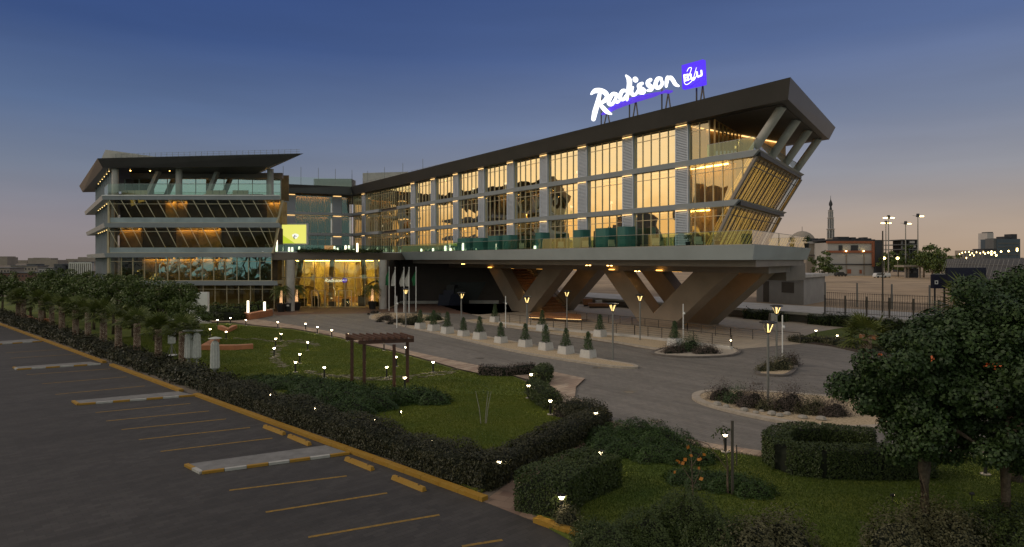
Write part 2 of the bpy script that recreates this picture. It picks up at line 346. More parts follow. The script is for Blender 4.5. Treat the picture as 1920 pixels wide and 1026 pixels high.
struct('pavement', MB().poly(gp([(386,606),(390,597),(440,592),(470,598),(545,610),(640,627),(760,658),(860,680),(940,696),(1040,700),(1097,712),(1080,728),(1078,748),(1120,768),(1142,788),(1115,800),(1040,772),(1012,742),(1002,718),(960,706),(905,704),(860,694),(799,676),(740,660),(682,647),(641,635),(594,625),(547,617),(495,613),(433,605)], .10)), M['walk'])
struct('pavement', MB().poly(gp([(1165,797),(1250,815),(1330,833),(1430,848),(1640,846),(1960,843),(1960,856),(1640,858),(1430,860),(1330,844),(1250,826),(1160,806)], .055)), M['walk'])
# promenade between the road and the raised plateau
struct('promenade', MB().poly([T(118,60,.012)] + gp([(920,600),(1000,608),(1100,622),(1200,636),(1280,650),(1372,656),(1500,645),(1540,640),(1600,616)], .012) + [T(-40,78.5,.012), T(118,78.5,.012)]), M['promenade'])
# raised plateau
struct('terrace', MB().loft([T(106,78.6,-.2), T(-70,78.6,-.2), V((3000,-120,-.2)), V((3000,4800,-.2)), V((150,4800,-.2))], [T(106,78.6,ZR), T(-70,78.6,ZR), V((3000,-120,ZR)), V((3000,4800,ZR)), V((150,4800,ZR))], cap0=False), M['sand'])
struct('terrace_walk', MB().loft([T(107,76.8,1.0), T(-70,76.8,1.0), T(-70,88,1.0), T(107,88,1.0)], [T(107,76.8,ZR+.03), T(-70,76.8,ZR+.03), T(-70,88,ZR+.03), T(107,88,ZR+.03)]), M['concrete'])
rw = tag(MB().tb(-70, 106.5, 78.2, 78.55, 0, 1.0).build('retaining_wall', M['brown_panel']), 'long low brown retaining wall under the raised concrete walkway', 'wall')
# parking markings
def strip_pts(a, b, wd):
    d = (b - a).normalized(); s = V((d.y, -d.x, 0)) * wd / 2; return [a - s, a + s, b + s, b - s]
mk = MB()
for x0,y0,x1,y1 in [(50,703,206,692),(79,720,237,707),(104,740,272,724),(179,774,357,757),(199,790,392,771),(228,806,424,786),(260,825,469,802),(301,847,511,822),(430,920,650,893),(498,961,726,925),(578,1008,824,966),(866,1025,942,1013),(10,662,120,655),(20,672,150,664)]:
    a, b = G(x0,y0), G(x1,y1); q = strip_pts(a, b, .13); mk.poly([V((p.x, p.y, .011)) for p in q])
struct('parking_markings', mk, M['line_yellow'])
# yellow painted kerb (broken once), then the kerb beyond the path
def kerb(name, pts, wd, h, m, z=0.0):
    mb = MB(); n = len(pts)
    for i in range(n-1):
        a, b = pts[i], pts[i+1]; q = strip_pts(a, b, wd); mb.loft([V((p.x,p.y,z)) for p in q], [V((p.x,p.y,h)) for p in q])
    return struct(name, mb, m)
def seg_kerb(a, b, seg=1.0, gap=.015):
    mb = MB(); L = (b-a).length; d = (b-a).normalized(); k = 0.0
    while k < L - .05:
        e = min(L, k + seg); q = strip_pts(a + d*k, a + d*(e-gap), .28 + .01*random.random()); h = .15 + .008*random.random()
        mb.loft([V((p.x,p.y,0)) for p in q], [V((p.x,p.y,h)) for p in q]); k = e
    return mb
struct('kerb', seg_kerb(A0 - cd*120, G(196,681)), M['kerb_yellow'])
struct('kerb', seg_kerb(G(209,686), G(340,735)), M['kerb_yellow'])
struct('kerb', seg_kerb(G(367,742), A1), M['kerb_yellow'])
struct('kerb', seg_kerb(G(1005,978), G(1080,1005)), M['kerb_yellow'])
struct('kerb', seg_kerb(G(1080,1005), G(1190,1062)), M['kerb_yellow'])
# raised concrete strips between the stalls
def traffic_island(pts, label):
    t = thing('parking_divider', label, 'traffic island', G(*pts[0]), 'raised concrete dividers in the car park')
    q = gp(pts, 0); c = sum(q, V((0,0,0))) / len(q)
    inner = [c + (p-c)*.985 for p in q]
    MB().loft([V((p.x,p.y,0)) for p in inner], [V((p.x,p.y,.08)) for p in inner], cap0=False).build('slab', M['island_conc'], t)
    for a, b in ((q[0],q[1]), (q[1],q[2])):
        L = (b-a).length; d = (b-a).normalized(); n = max(1, round(L/.8))
        for i in range(n):
            s = strip_pts(a + d*(L*i/n+.01), a + d*(L*(i+1)/n-.01), .16); MB().loft([V((p.x,p.y,0)) for p in s], [V((p.x,p.y,.10)) for p in s]).build('kerb_block', M['kerb_yellow' if i % 2 == 0 else 'kerb_white'], t)
traffic_island([(349,874),(378,889),(655,852),(612,838)], 'wide concrete parking divider with yellow and white kerb, nearest to the camera')
traffic_island([(137,754),(147,760),(365,743),(335,736)], 'thin concrete parking divider second nearest, its end at the broken yellow kerb')
traffic_island([(26,690),(32,694),(189,684),(170,680)], 'far thin concrete parking divider ending beside the palm row')
traffic_island([(-60,646),(-55,650),(79,641),(60,637)], 'most distant thin concrete parking divider at the left edge')
# wheel stops
ws = Proto(thing('wheel_stop', 'yellow wheel stop', 'wheel stop', (0,0,0), 'yellow wheel stops'))
wsm = MB(); wsm.loft([V((-.85,-.1,0)),V((.85,-.1,0)),V((.85,.1,0)),V((-.85,.1,0))],[V((-.82,-.06,.15)),V((.82,-.06,.15)),V((.82,.06,.15)),V((-.82,.06,.15))]).build('block', M['kerb_yellow'], ws.root)
bt = MB()
for sx in (-.55,.55): bt.lathe([(.03,.15),(.03,.165),(.015,.17)], 8, (sx,0,0))
bt.build('bolt', M['black_metal'], ws.root)
for i,(a,b) in enumerate([((496,802),(533,816)),((542,820),(581,836)),((649,863),(699,883)),((737,898),(796,922))]):
    p, q = G(*a), G(*b); d = q-p
    ws.place((p+q)/2, math.atan2(d.y,d.x), ['yellow wheel stop farthest from the camera, left of the pair above the wide divider','yellow wheel stop just above the wide concrete divider, right of the far pair','yellow wheel stop just below the wide concrete divider','nearest yellow wheel stop, last before the path'][i], (d.length/1.7,1,1))

# planted islands in the road
def smooth_loop(pts, n=6):
    out = []; m = len(pts)
    for i in range(m):
        p0, p1, p2, p3 = (V((*pts[(i+k) % m], 0)) for k in (-1,0,1,2))
        for j in range(n):
            t = j/n; q = .5*((2*p1)+(-p0+p2)*t+(2*p0-5*p1+4*p2-p3)*t*t+(-p0+3*p1-3*p2+p3)*t**3); out.append((q.x,q.y))
    return out
def road_island(name, pts, m, km='kerb', kw=.30, h=.15, smooth=True):
    if smooth: pts = smooth_loop(pts)
    q = gp(pts, 0); n = len(q); inner = []
    area = sum(q[i].x*q[(i+1)%n].y-q[(i+1)%n].x*q[i].y for i in range(n)); sg = 1 if area > 0 else -1
    for i in range(n):
        d = (q[(i+1) % n]-q[i-1]).normalized(); inner.append(q[i] + V((-d.y, d.x, 0))*kw*sg)
    mb = MB(); z1 = [V((p.x,p.y,h)) for p in q]; i1 = [V((p.x,p.y,h)) for p in inner]; i0 = [V((p.x,p.y,h-.05)) for p in inner]; z0 = [V((p.x,p.y,0)) for p in q]
    vs = z0+z1+i1+i0; fs = []
    for i in range(n):
        j = (i+1) % n
        for r in range(3): fs.append((r*n+i, r*n+j, (r+1)*n+j, (r+1)*n+i))
    mb.add(vs, fs); struct(name+'_kerb', mb, M[km]); struct(name, MB().poly([V((p.x,p.y,h-.03)) for p in inner]), M[m])
road_island('median', [(752,607),(757,613),(820,627),(900,646),(984,664.5),(1078,680),(1150,690),(1193,692),(1188,686),(1130,676),(1060,661),(1000,649),(920,634),(860,622),(800,611),(770,606)], 'gravel', 'kerb')
road_island('planting_island', [(693,598),(720,604),(757,612),(800,612),(838,600),(800,592),(740,588),(700,591)], 'gravel', 'kerb')
road_island('gravel_verge', [(874,603),(950,614),(1060,630),(1150,643),(1238,657),(1290,655),(1268,644),(1190,634),(1100,622),(1000,607),(940,601),(900,600)], 'gravel', 'kerb', smooth=True)
road_island('planting_island', [(1221,662),(1235,668),(1300,672),(1370,669),(1390,661),(1375,654),(1320,651),(1260,652)], 'kerb', 'kerb_dark')
road_island('planting_island', [(1417,702),(1440,706),(1478,706),(1496,692),(1488,676),(1462,674),(1430,688)], 'gravel', 'kerb_dark')
road_island('roundabout', [(1297,746),(1320,761),(1400,782),(1500,800),(1600,808),(1700,800),(1720,778),(1660,758),(1540,744),(1400,735),(1320,736)], 'gravel', 'kerb', .45)
for pts in ([(560,597),(660,606),(760,628),(880,655),(1000,690)],[(1150,648),(1240,672),(1330,685),(1400,688)],[(1010,612),(1100,630),(1200,655)]):
    q = gp(pts, .0095)
    for a, b in zip(q[:-1], q[1:]): struct('drain_line', MB().poly([V((p.x,p.y,.0105)) for p in strip_pts(a, b, .16)]), M['kerb_dark'])
for x, y in ((1180,735),(1120,690),(1420,720),(900,672),(1230,790)):
    g_ = G(x,y); struct('manhole_cover', MB().lathe([(.38,.008),(.36,.016)], 20, (g_.x,g_.y,0)), M['rail'])
struct('manhole_strip', MB().poly([V((p.x,p.y,.010)) for p in strip_pts(G(1490,703), G(1580,705), .35)]), M['kerb_dark'])
# brown planting strip beside the far lawn
slab('soil_bed', [(1485,640),(1530,632),(1600,646),(1680,662),(1680,672),(1630,666),(1560,650)], .08, 'soil')
# stepping stones in the main lawn
ss = MB(); 
def stone(x, y, a):
    c = G(x,y); w_, h_ = random.uniform(.22,.36), random.uniform(.14,.24); ca, sa = math.cos(a), math.sin(a)
    q = [V((c.x+ca*u-sa*v, c.y+sa*u+ca*v, .05)) for u,v in ((-w_,-h_*.8),(w_*.8,-h_),(w_,h_*.7),(-w_*.7,h_))]
    ss.loft(q, [p+V((0,0,.03)) for p in q], cap0=False)
for i in range(64):
    t = i/63; x = 575 + 300*t + random.uniform(-5,5); y = 700 + 14*math.sin(t*3.2) + random.uniform(-3.5,3.5) - 6*t; stone(x, y, random.uniform(-.4,.4))
for i in range(70):
    a = 2.2 + i/69*3.4; r = 1 + random.uniform(-.12,.12); stone(560 + 45*r*math.cos(a), 668 - 27*r*math.sin(a)*-1, random.uniform(-1,1))
for i in range(26):
    t = i/25; stone(440+110*t+random.uniform(-4,4), 636+6*t+random.uniform(-2,2), random.uniform(-.5,.5))
struct('stepping_stones', ss, M['stepstone'])

# ------------------------------------------------------------------ the hotel
HT = thing('hotel', 'long glazed hotel with brown V supports and canted dark roof', 'hotel', (0, 100, 0))
def part(mb, name, m, parent=HT, **k): return mb.build(name, M[m] if isinstance(m, str) else m, parent, **k)
EX = V((.3414, .94))                                # end direction in (t, D) per metre
ZD, ZS2, ZS3, ZRS, ZRT = 9.28, 13.70, 18.10, 21.9, 23.6
IC = W(660, 487, 52.4); IC.z = 0; tIC = tx(660, 52.4)
LKd = V((-.909, -.416, 0)).normalized(); LKn = V((-.416, .909, 0)).normalized()
def LP(a, b, z): return IC + LKd*a + LKn*b + V((0,0,z))
def la(x):
    r = (x-HX)/F; return (IC.x - r*IC.y)/(r*LKd.y - LKd.x)
def lbox(mb, a0, a1, b0, b1, z0, z1):
    q = [(a0,b0),(a1,b0),(a1,b1),(a0,b1)]; return mb.loft([LP(a,b,z0) for a,b in q],[LP(a,b,z1) for a,b in q])
LEND = la(500)
# roof
ric = W(657, 487, 51.06); ric.z = 0
cr_top = T(30.85, 51.06, 0); fr_top = T(39.5, 74.8, 0)
cr_bot = T(31.4, 51.6, 0); fr_bot = T(39.2, 72.8, 0)
lk = V((-60, 126, 0)); lkb = lk + V((.3,.8,0))
top = [lk, ric, cr_top, fr_top, T(tIC+20, 74.8, 0), V((-60,150,0))]
bot = [lkb, ric + N*.6 , cr_bot, fr_bot, T(tIC+20, 72.8, 0), V((-60,149,0))]
rf = part(MB().loft([p+V((0,0,ZRS)) for p in bot], [p+V((0,0,ZRT)) for p in top]), 'roof', 'roof_panel')
# recessed soffit sheet under the roof (warmer panel)
inn = [lkb + V((1,2,0)), ric + N*1.6, T(32.6,52.6,0), T(39.4,71.5,0), T(tIC+18,71.5,0), V((-59,147,0))]
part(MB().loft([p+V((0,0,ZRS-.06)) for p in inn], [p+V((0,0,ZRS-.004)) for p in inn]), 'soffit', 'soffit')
# parapet railing
rl = MB(); 
for z in (.35,.7,1.05): rl.bar(T(36,56.5,ZRT+z), T(tIC-4,53.2,ZRT+z), .035)
k = 36.0
while k < tIC-4: 
    D = 56.5 + (53.2-56.5)*(k-36)/(tIC-40); rl.bar(T(k,D,ZRT), T(k,D,ZRT+1.08), .04); k += 2.2
part(rl, 'roof_railing', 'pole_grey')
# floor slabs: full depth behind the glass, proud edge bands in front
t712, t738 = tx(712,52.2), tx(738,52.2)
for nm, z, tn, wd in (('s3', ZS3, 34.6, 21.4), ('s2', ZS2, 36.7, 20.8)):
    th = .55; far = (tn+EX.x*wd, 52.2+EX.y*wd)
    ti = tn+.5+ (2.2 if nm=='s3' else 2.2)*0
    pt = [(tn+.35,52.95),(far[0]+.2,far[1]-.3),(tIC+4,far[1]-.3),(tIC+4,52.95)]
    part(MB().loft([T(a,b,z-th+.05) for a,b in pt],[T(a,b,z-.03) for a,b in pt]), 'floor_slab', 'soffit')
    # wedge shaped edge: front band + end band, folded outward at the top
    o1, o0 = .0, .35
    q_top = [(t738-1.2,52.2),(tn,52.2),far,(far[0]+.3,far[1]+.2),(tn+1.0,53.0),(t738,53.0)]
    q_bot = [(t738-1.2,52.35),(tn+.75,52.35),(far[0]+.9,far[1]-.35),(far[0]+1.0,far[1]-.2),(tn+1.3,53.0),(t738,53.0)]
    part(MB().loft([T(a,b,z-th) for a,b in q_bot],[T(a,b,z) for a,b in q_top]), 'slab_edge', 'slab_grey')
    mb = MB().tb(t712+.6, tIC+.2, 52.2, 53.0, z-th, z); lbox(mb, -.3, LEND, -.2, .6, z-th, z)
    part(mb, 'slab_edge', 'slab_grey')
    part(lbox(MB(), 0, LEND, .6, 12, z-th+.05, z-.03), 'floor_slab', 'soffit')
# podium deck with its stepped beams
tB = tx(752, 48.5); Bp = T(tB, 48.5, 0)
pn, pf = (32.6,48.5), (39.8,70.05)
part(MB().loft([T(tB-.8,49.0,7.98),T(33.1,49.0,7.98),T(40.1,69.7,7.98),T(tIC+3,69.7,7.98),T(tB+3,54,7.98)],
               [T(tB,48.5,ZD),T(*pn,ZD),T(*pf,ZD),T(tIC+3,70.05,ZD),T(tB+3,54,ZD)]), 'podium_deck', 'podium_panel')
part(MB().loft([T(tB-.5,50.5,7.35),T(33.8,50.5,7.35),T(40.3,69.4,7.35),T(tB,69.4,7.35)],[T(tB-.5,50.5,7.99),T(33.8,50.5,7.99),T(40.3,69.4,7.99),T(tB,69.4,7.99)]), 'podium_beam', 'brown_panel')
part(MB().loft([T(tB-1,57.4,6.62),T(37.0,57.4,6.62),T(40.9,67.6,6.62),T(tB-1,67.6,6.62)],[T(tB-1,57.4,7.36),T(37.0,57.4,7.36),T(40.9,67.6,7.36),T(tB-1,67.6,7.36)]), 'support_beam', 'brown_panel')
part(MB().tb(41.6, 46, 68.0, 72.0, 5.6, 7.6), 'support_block', 'brown_panel')
# canopy over the entrance
ca = V((-38.6,98.9,0)); cb = T(tB, 48.5, 0); cbk = T(tB+.5, 66, 0)
part(MB().loft([ca+V((.4,.5,7.95)), cb+V((-.4,.3,7.95)), cbk+V((0,0,7.95)), V((-62,139,7.95))], [ca+V((0,0,9.16)), cb+V((-.02,0,9.16)), cbk+V((0,0,9.16)), V((-62,139,9.16))]), 'canopy', 'brown_panel')
part(MB().loft([ca+V((-.05,-.05,9.16)), cb+V((-.02,-.05,9.16)), cb+V((0,.3,9.16)), ca+V((0,.4,9.16))], [ca+V((-.05,-.05,9.27)), cb+V((-.02,-.05,9.27)), cb+V((0,.3,9.27)), ca+V((0,.4,9.27))]), 'canopy_edge', 'white')
for x, y in ((545,583.5),(718,579.5)):
    g = G(x,y); part(MB().lathe([(.62,0),(.62,7.96)], 24, g), 'column', 'concrete', smooth=False)
# V supports
vp = [(54.5,-.05),(61.3,6.62),(57.6,6.62),(52.6,1.6),(46.7,6.62),(42.1,6.62),(50.1,-.05)]
for dt in (0, 27.3, 54.6):
    for D0, D1 in ((58.0,60.0),(64.9,66.9)):
        if dt > 50 and D0 > 60: continue
        if dt > 50: continue
        mb = MB(); a = [T(t+dt, D0, z) for t, z in vp]; b = [T(t+dt, D1, z) for t, z in vp]
        mb.loft(a, b); part(mb, 'v_support', 'v_brown')
# downlights and uplights on the underside
for x, y, D in ((868,500,52.2),(1103,500,52.2),(1195,511,57.9),(1143,502,52.0)):
    p = T(tx(x,D), D, 0)
    for s in (-.28,.28):
        part(MB().lathe([(.13,(7.28 if D<57 else 6.55)),(.10,(7.35 if D<57 else 6.62))], 10, p + U*s), 'downlight', 'downlight')
for x, D in ((915,56.8),(1143,56.8),(1232,56.8)):
    t0 = tx(x, D); part(MB().tb(t0-.4, t0+.4, D+.25, D+.45, 6.70, 6.80), 'uplight', 'uplight')
for t0 in (44.5, 52.5, 60, 72, 80, 87): part(MB().tb(t0-.7, t0+.7, 62.0, 62.4, 6.50, 6.60), 'floodlight', 'uplight')
# --- wing glazing -------------------------------------------------
BAY, T0 = 7.66, 43.7
levels = [(ZD, ZS2-.55, 0), (ZS2, ZS3-.55, 1), (ZS3, ZRS-.02, 2)]
rr = random.Random(3)
def glazing(pt, a0, a1, z0, z1, fl, step=1.28, frm='mullion', trans=True, gm='glass_wing'):
    """window = mullion frame with its panes as a child; pt(a, depth, z) maps to the facade"""
    mb = MB(); n = max(1, round(abs(a1-a0)/step))
    def bx(p0, p1, d0, d1, q0, q1):
        c = [(p0,d0),(p1,d0),(p1,d1),(p0,d1)]; mb.loft([pt(a,d,q0) for a,d in c],[pt(a,d,q1) for a,d in c])
    for i in range(n+1):
        a = a0 + (a1-a0)*i/n; wv = .045 if i in (0,n) else .03
        bx(a-wv, a+wv, .45, .62, z0, z1)
    for z in ([z0+.03, z1-.03] + ([z1-.85] if trans else [])):
        bx(min(a0,a1), max(a0,a1), .47, .60, z-.03, z+.03)
    wn = part(mb, 'window', frm)
    for_g = MB().add([pt(a0,.54,z0), pt(a1,.54,z0), pt(a1,.54,z1), pt(a0,.54,z1)], [(0,1,2,3)])
    part(for_g, 'pane', gm, wn)
    return wn
wp = lambda a, d, z: T(a, 52.2+d, z)
def curtain(pt, a0, a1, z0, z1, m, depth, amp=.12):
    mb = MB(); n = int(abs(a1-a0)/.22); vs = []
    for i in range(n+1):
        a = a0 + (a1-a0)*i/n; d = depth + (amp if i % 2 else -amp) + .05*math.sin(i*.9)
        vs += [pt(a,d,z0), pt(a,d,z1)]
    mb.add(vs, [(2*i,2*i+2,2*i+3,2*i+1) for i in range(n)]); return part(mb, 'curtain', m)
for z0, z1, fl in levels:
    for k in range(0, 12):
        tk = T0 + BAY*k
        lv = k not in (9, 10)
        if lv:
            mb = MB(); z = z0+.06
            while z < z1-.25: mb.tb(tk-.78, tk+.78, 52.42, 52.60, z, z+.085); z += .17
            mb.tb(tk-.82,tk-.74,52.38,52.64,z0,z1); mb.tb(tk+.74,tk+.82,52.38,52.64,z0,z1); mb.tb(tk-.8,tk+.8,52.70,52.74,z0,z1)
            lp = part(mb, 'louvre_panel', 'louvre')
            part(MB().tb(tk-.7,tk+.7,52.28,52.37,z1-.14,z1-.07), 'cove_light', 'cap_light', lp)
        a0 = tk+.82 if lv else tk; a1 = tk+BAY-(.82 if (k+1) not in (9,10) else 0)
        if k == 11: a1 = tIC-.1
        if k < 8 or k == 8:   # slim inner louvre beside each panel (right-hand edge of the next bay)
            mb = MB(); z = z0+.08
            while z < z1-.2: mb.tb(a1-.95, a1-.1, 52.86, 52.92, z, z+.07); z += .16
            if k < 9: part(mb, 'inner_louvre', 'mullion_grey')
        glazing(wp, a0, a1, z0, z1, fl, 1.28 if k < 9 else .9, trans=True)
        dep = 2.2+rr.random()*1.6
        curtain(wp, a0-.8, a1+.8, z0, z1-.02, rr.choice(['curtain','interior','interior','amber_panel','interior_dark']) if fl < 2 else rr.choice(['curtain','curtain','interior']), dep)
        if rr.random() < (.95 if fl < 2 else .55):
            s = a0 + rr.random()*1.5; e = a1 - rr.random()*1.5
            dd = 52.2+dep-.5; part(MB().tb(min(s,e), max(s,e), dd, dd+.12, z1-.16, z1-.05), 'cove_light', 'cove'); part(MB().tb(min(s,e)-.1, max(s,e)+.1, dd-.15, dd-.10, z1-.24, z1-.01), 'valance', 'wood')
        # drawn-back curtains near the glass and a table lamp
        for s, e in ((a0+.15, a0+.15+.5+rr.random()*.7), (a1-1.0-.4-rr.random()*.7, a1-1.0)):
            curtain(wp, s, e, z0, z1-.05, 'curtain', .95+rr.random()*.2, .09)
        part(MB().tb(a0+.4, a1-1.2, 53.75, 53.82, z1-.12, z1-.05), 'cove_light', 'cap_light')
        if rr.random() < .6:
            s = a0+1.2+rr.random()*3; part(MB().lathe([(.05,z0),(.04,z0+1.0),(.22,z0+1.02),(.16,z0+1.35)], 8, T(s,54.0+rr.random(),0)), 'table_lamp', 'lantern')
        # simple room fittings behind the glass
        if rr.random() < .8:
            s = a0 + .6 + rr.random()*3; part(MB().tb(s, s+1.4, 54.0, 54.7, z0, z0+1.0), 'cabinet', rr.choice(['floor_int','wood','interior_dark']))
    # right of the first louvre
    mb = MB(); z = z0+.08
    while z < z1-.2: mb.tb(T0-1.9, T0-.95, 52.86, 52.92, z, z+.07); z += .16
    part(mb, 'inner_louvre', 'mullion_grey')
# slanted ends: bottom and top t of the side glass
slant = {0: (40.1, 37.8), 1: (37.9, 35.2)}
for z0, z1, fl in levels[:2]:
    b, t_ = slant[fl]
    mb = MB(); xs = [T0-.85, 42.2, 41.0, 40.0, 38.9, 37.8, 36.7]
    for a in xs:
        lim = b + (t_-b)*1.0
        if a > b: zt, zb = z1, z0
        elif a > t_: zt, zb = z1, z0 + (z1-z0)*(b-a)/(b-t_)
        else: continue
        mb.tb(a-.035, a+.035, 52.66, 52.8, zb, zt)
    mb.tb(t_+.3, T0-.85, 52.66, 52.8, z1-.88, z1-.82)
    wn = part(mb, 'window', 'mullion')
    part(MB().add([T(T0-.8,52.74,z0),T(b,52.74,z0),T(t_,52.74,z1),T(T0-.8,52.74,z1)],[(0,1,2,3)]), 'pane', 'glass_wing', wn)
    # end face: timber screen behind leaning glass
    far_b = (b+EX.x*20.5, 52.74+EX.y*20.5); far_t = (t_+EX.x*20.5, 52.74+EX.y*20.5)
    part(MB().bar(T(b,52.7,z0), T(t_,52.7,z1), .28, .28), 'corner_fin', 'brown_panel'); part(MB().bar(T(*far_b,z0), T(*far_t,z1), .3, .3), 'corner_fin', 'brown_panel')
    mb = MB(); n = 14
    for i in range(1, n):
        s = i/n; p0 = T(b+EX.x*20.5*s, 52.74+EX.y*20.5*s, z0); p1 = T(t_+EX.x*20.5*s, 52.74+EX.y*20.5*s, z1); mb.bar(p0, p1, .15, .05)
    mb.bar(T(b+(t_-b)*.8,52.74,z0+(z1-z0)*.8), T(far_b[0]+(far_t[0]-far_b[0])*.8, far_b[1], z0+(z1-z0)*.8), .07, .07)
    wn = part(mb, 'end_window', 'rail')
    part(MB().add([T(b,52.74,z0),T(*far_b,z0),T(*far_t,z1),T(t_,52.74,z1)],[(0,1,2,3)]), 'pane', 'glass_clear', wn)
    # dark timber slats just inside, in front of an added glowing panel
    mb = MB(); n = 64
    for i in range(n):
        s = (i+.5)/n*20.2/20.5; ins = .95
        p0 = T(b+ins+EX.x*20.5*s, 52.9+EX.y*20.5*s, z0+.02); p1 = T(t_+ins+EX.x*20.5*s, 52.9+EX.y*20.5*s, z1-.02); mb.bar(p0, p1, .07 if i % 3 else .13, .012)
    part(mb, 'timber_screen', 'pergola_wood')
    part(MB().add([T(b+1.0,52.9,z0+.02),T(far_b[0]+1.0,far_b[1]-.2,z0+.02),T(far_t[0]+1.0,far_t[1]-.2,z1-.02),T(t_+1.0,52.9,z1-.02)],[(0,1,2,3)]), 'added_glow', 'added_glow')  # added glowing panel in place of mirrored sunset and interior light
    for (tt, ff, zz) in ((t_, far_t, z1-.10), (b, far_b, z0+.03)):
        w0, w1 = (.12, .62)
        c4 = [(tt+w0,53.2),(ff[0]+w0,ff[1]-.3),(ff[0]+w1,ff[1]-.3),(tt+w1,53.2)]
        pass
    curtain(wp, T0+1, b+.6, z0, z1, 'curtain', 2.2)
    part(MB().tb(b+1, T0+1, 53.5,53.62, z1-.22,z1-.08), 'cove_light', 'cove')
# top floor: room ends short of the prow, then an open terrace
z0, z1, _ = levels[2]; tend = tx(1330, 52.74)
glazing(wp, T0-.85, tend, z0, z1, 2, 1.25)
glazing(lambda a, d, z: T(tend+EX.x*a - d*.94, 52.74+EX.y*a+d*.34, z), 0, 18.5, z0, z1, 2, 1.3, 'wood_gold')
curtain(wp, T0+1, tend+2.4, z0, z1, 'curtain', 3.2)
part(MB().tb(tend+3, tend+3.3, 53, 71, z0, z1), 'inner_wall', 'wood_gold')
part(MB().tb(tend+2.7, tend+2.85, 53.4, 70, z1-.16, z1-.06), 'cove_light', 'cap_light')
# leaning terrace columns under the prow
for i, s in enumerate((.6, 7.2, 13.4, 19.4)):
    b0 = T(36.2+EX.x*s, 53.1+EX.y*s, ZS3-.02); t1 = T(32.9+EX.x*s+.1, 53.1+EX.y*s, ZRS+.02)
    part(MB().tube([b0, t1], .42, 16), 'leaning_column', 'concrete')
def rail_run(pts, h, m='glass_rail', step=1.6, cap='steel'):
    g = MB(); c = MB()
    for a, b in zip(pts[:-1], pts[1:]):
        L = (b-a).length; n = max(1, round(L/step)); d = (b-a)/n
        for i in range(n):
            p, q = a + d*i + d*.008, a + d*(i+1) - d*.008
            g.add([p, q, q+V((0,0,h)), p+V((0,0,h))], [(0,1,2,3)])
        c.bar(a+V((0,0,h)), b+V((0,0,h)), .05, .04); c.bar(a+V((0,0,.03)), b+V((0,0,.03)), .09, .08)
    o = part(g, 'glass_balustrade', m); part(c, 'handrail', cap, o); return o
rail_run([T(tend,52.4,ZS3), T(35.3,52.4,ZS3)], 1.25); rail_run([T(35.3,52.42,ZS3), T(35.3+EX.x*20.8,52.4+EX.y*20.8,ZS3)], 1.25, 'glass_end')
rail_run([T(tB+.3,48.75,ZD), T(33.0,48.75,ZD)], 1.28); rail_run([T(33.0,48.77,ZD), T(40.0,69.6,ZD), T(45,69.8,ZD)], 1.28, 'glass_end')
rail_run([ca+V((.3,.3,9.17)), cb+V((0,.35,9.17))], 1.2, step=1.9)
# --- link building between the two blocks --------------------------
for z0, z1, fl in levels:
    for x0, x1 in ((641,664),(554,624),(500,535)):
        a0, a1 = max(.05, la(x1)), la(x0)
        glazing(lambda a, d, z: LP(a, d-.1, z), a0, a1, z0, z1, fl, 1.5, 'mullion', True, 'glass_block')
        curtain(lambda a, d, z: LP(a, d, z), a0, a1, z0, z1, rr.choice(['curtain','interior','interior_dark']) if fl else 'interior_dark', 3)
        if fl: part(lbox(MB(), a0+.5, a1-.4, 2.45, 2.55, z1-.16, z1-.05), 'cove_light', 'cove'); part(lbox(MB(), a0+.4, a1-.3, 2.25, 2.3, z1-.25, z1-.01), 'valance', 'wood')
    for x0, x1 in ((624,641),(535,554)):
        a0, a1 = la(x1), la(x0); mb = MB(); z = z0+.06
        while z < z1-.25: lbox(mb, a0, a1, .1, .3, z, z+.085); z += .17
        lbox(mb, a0, a1, .34, .38, z0, z1)
        lp = part(mb, 'louvre_panel', 'louvre'); part(lbox(MB(), a0+.1, a1-.1, -.05, .05, z1-.2, z1-.12), 'cove_light', 'cap_light', lp)
# --- entrance hall --------------------------------------------------
ez = 106.0
ep = lambda a, d, z: V((a, ez + d - .5, z))
glazing(ep, -39.4, -21.0, 0.15, 7.93, 0, 1.62, 'mullion', False, 'glass_entry')
mb = MB()
mb.box(-39.4,-21.0,ez-.06,ez+.1,4.95,5.08)
for x in (585,597,610,635,648,659):
    X = (x-HX)*ez/F; mb.box(X-.06,X+.06,ez-.12,ez-.0,0.1,2.9)
mb.box((585-HX)*ez/F,(610-HX)*ez/F,ez-.11,ez-.01,2.82,2.9); mb.box((635-HX)*ez/F,(659-HX)*ez/F,ez-.11,ez-.01,2.82,2.9)
part(mb, 'entrance_door', 'mullion')
part(MB().box(-40,-20,ez+.3,121,0.0,.10), 'hall_floor', 'curtain')
part(MB().box(-40,-20,120.6,121,.1,7.9), 'hall_wall', mat('hall_gold', (.50,.40,.16), .6, .3, .4))
for i in range(9):
    X = -38.5 + i*2.1; part(MB().loft([V((X,112+i%3*2,.1)),V((X+.7,112+i%3*2,.1)),V((X+.7,112.6+i%3*2,.1)),V((X,112.6+i%3*2,.1))],[V((X+1.2-i*.3,112+i%3*2,7.9)),V((X+2.0-i*.3,112+i%3*2,7.9)),V((X+2.0-i*.3,112.6+i%3*2,7.9)),V((X+1.2-i*.3,112.6+i%3*2,7.9))]), 'hall_column', 'curtain')
for X, Y, wd in ((-36,118,3.5),(-30,119,4),(-24.5,117,3),(-33,115,5),(-26,116,5),(-38,117,3),(-28,112.5,6),(-36,113,4)):
    part(MB().box(X-wd/2,X+wd/2,Y,Y+.5,7.75,7.9), 'cove_light', 'hall_light')
part(MB().box(-34,-26,118,119.2,.1,1.2), 'reception_desk', 'wood_gold')
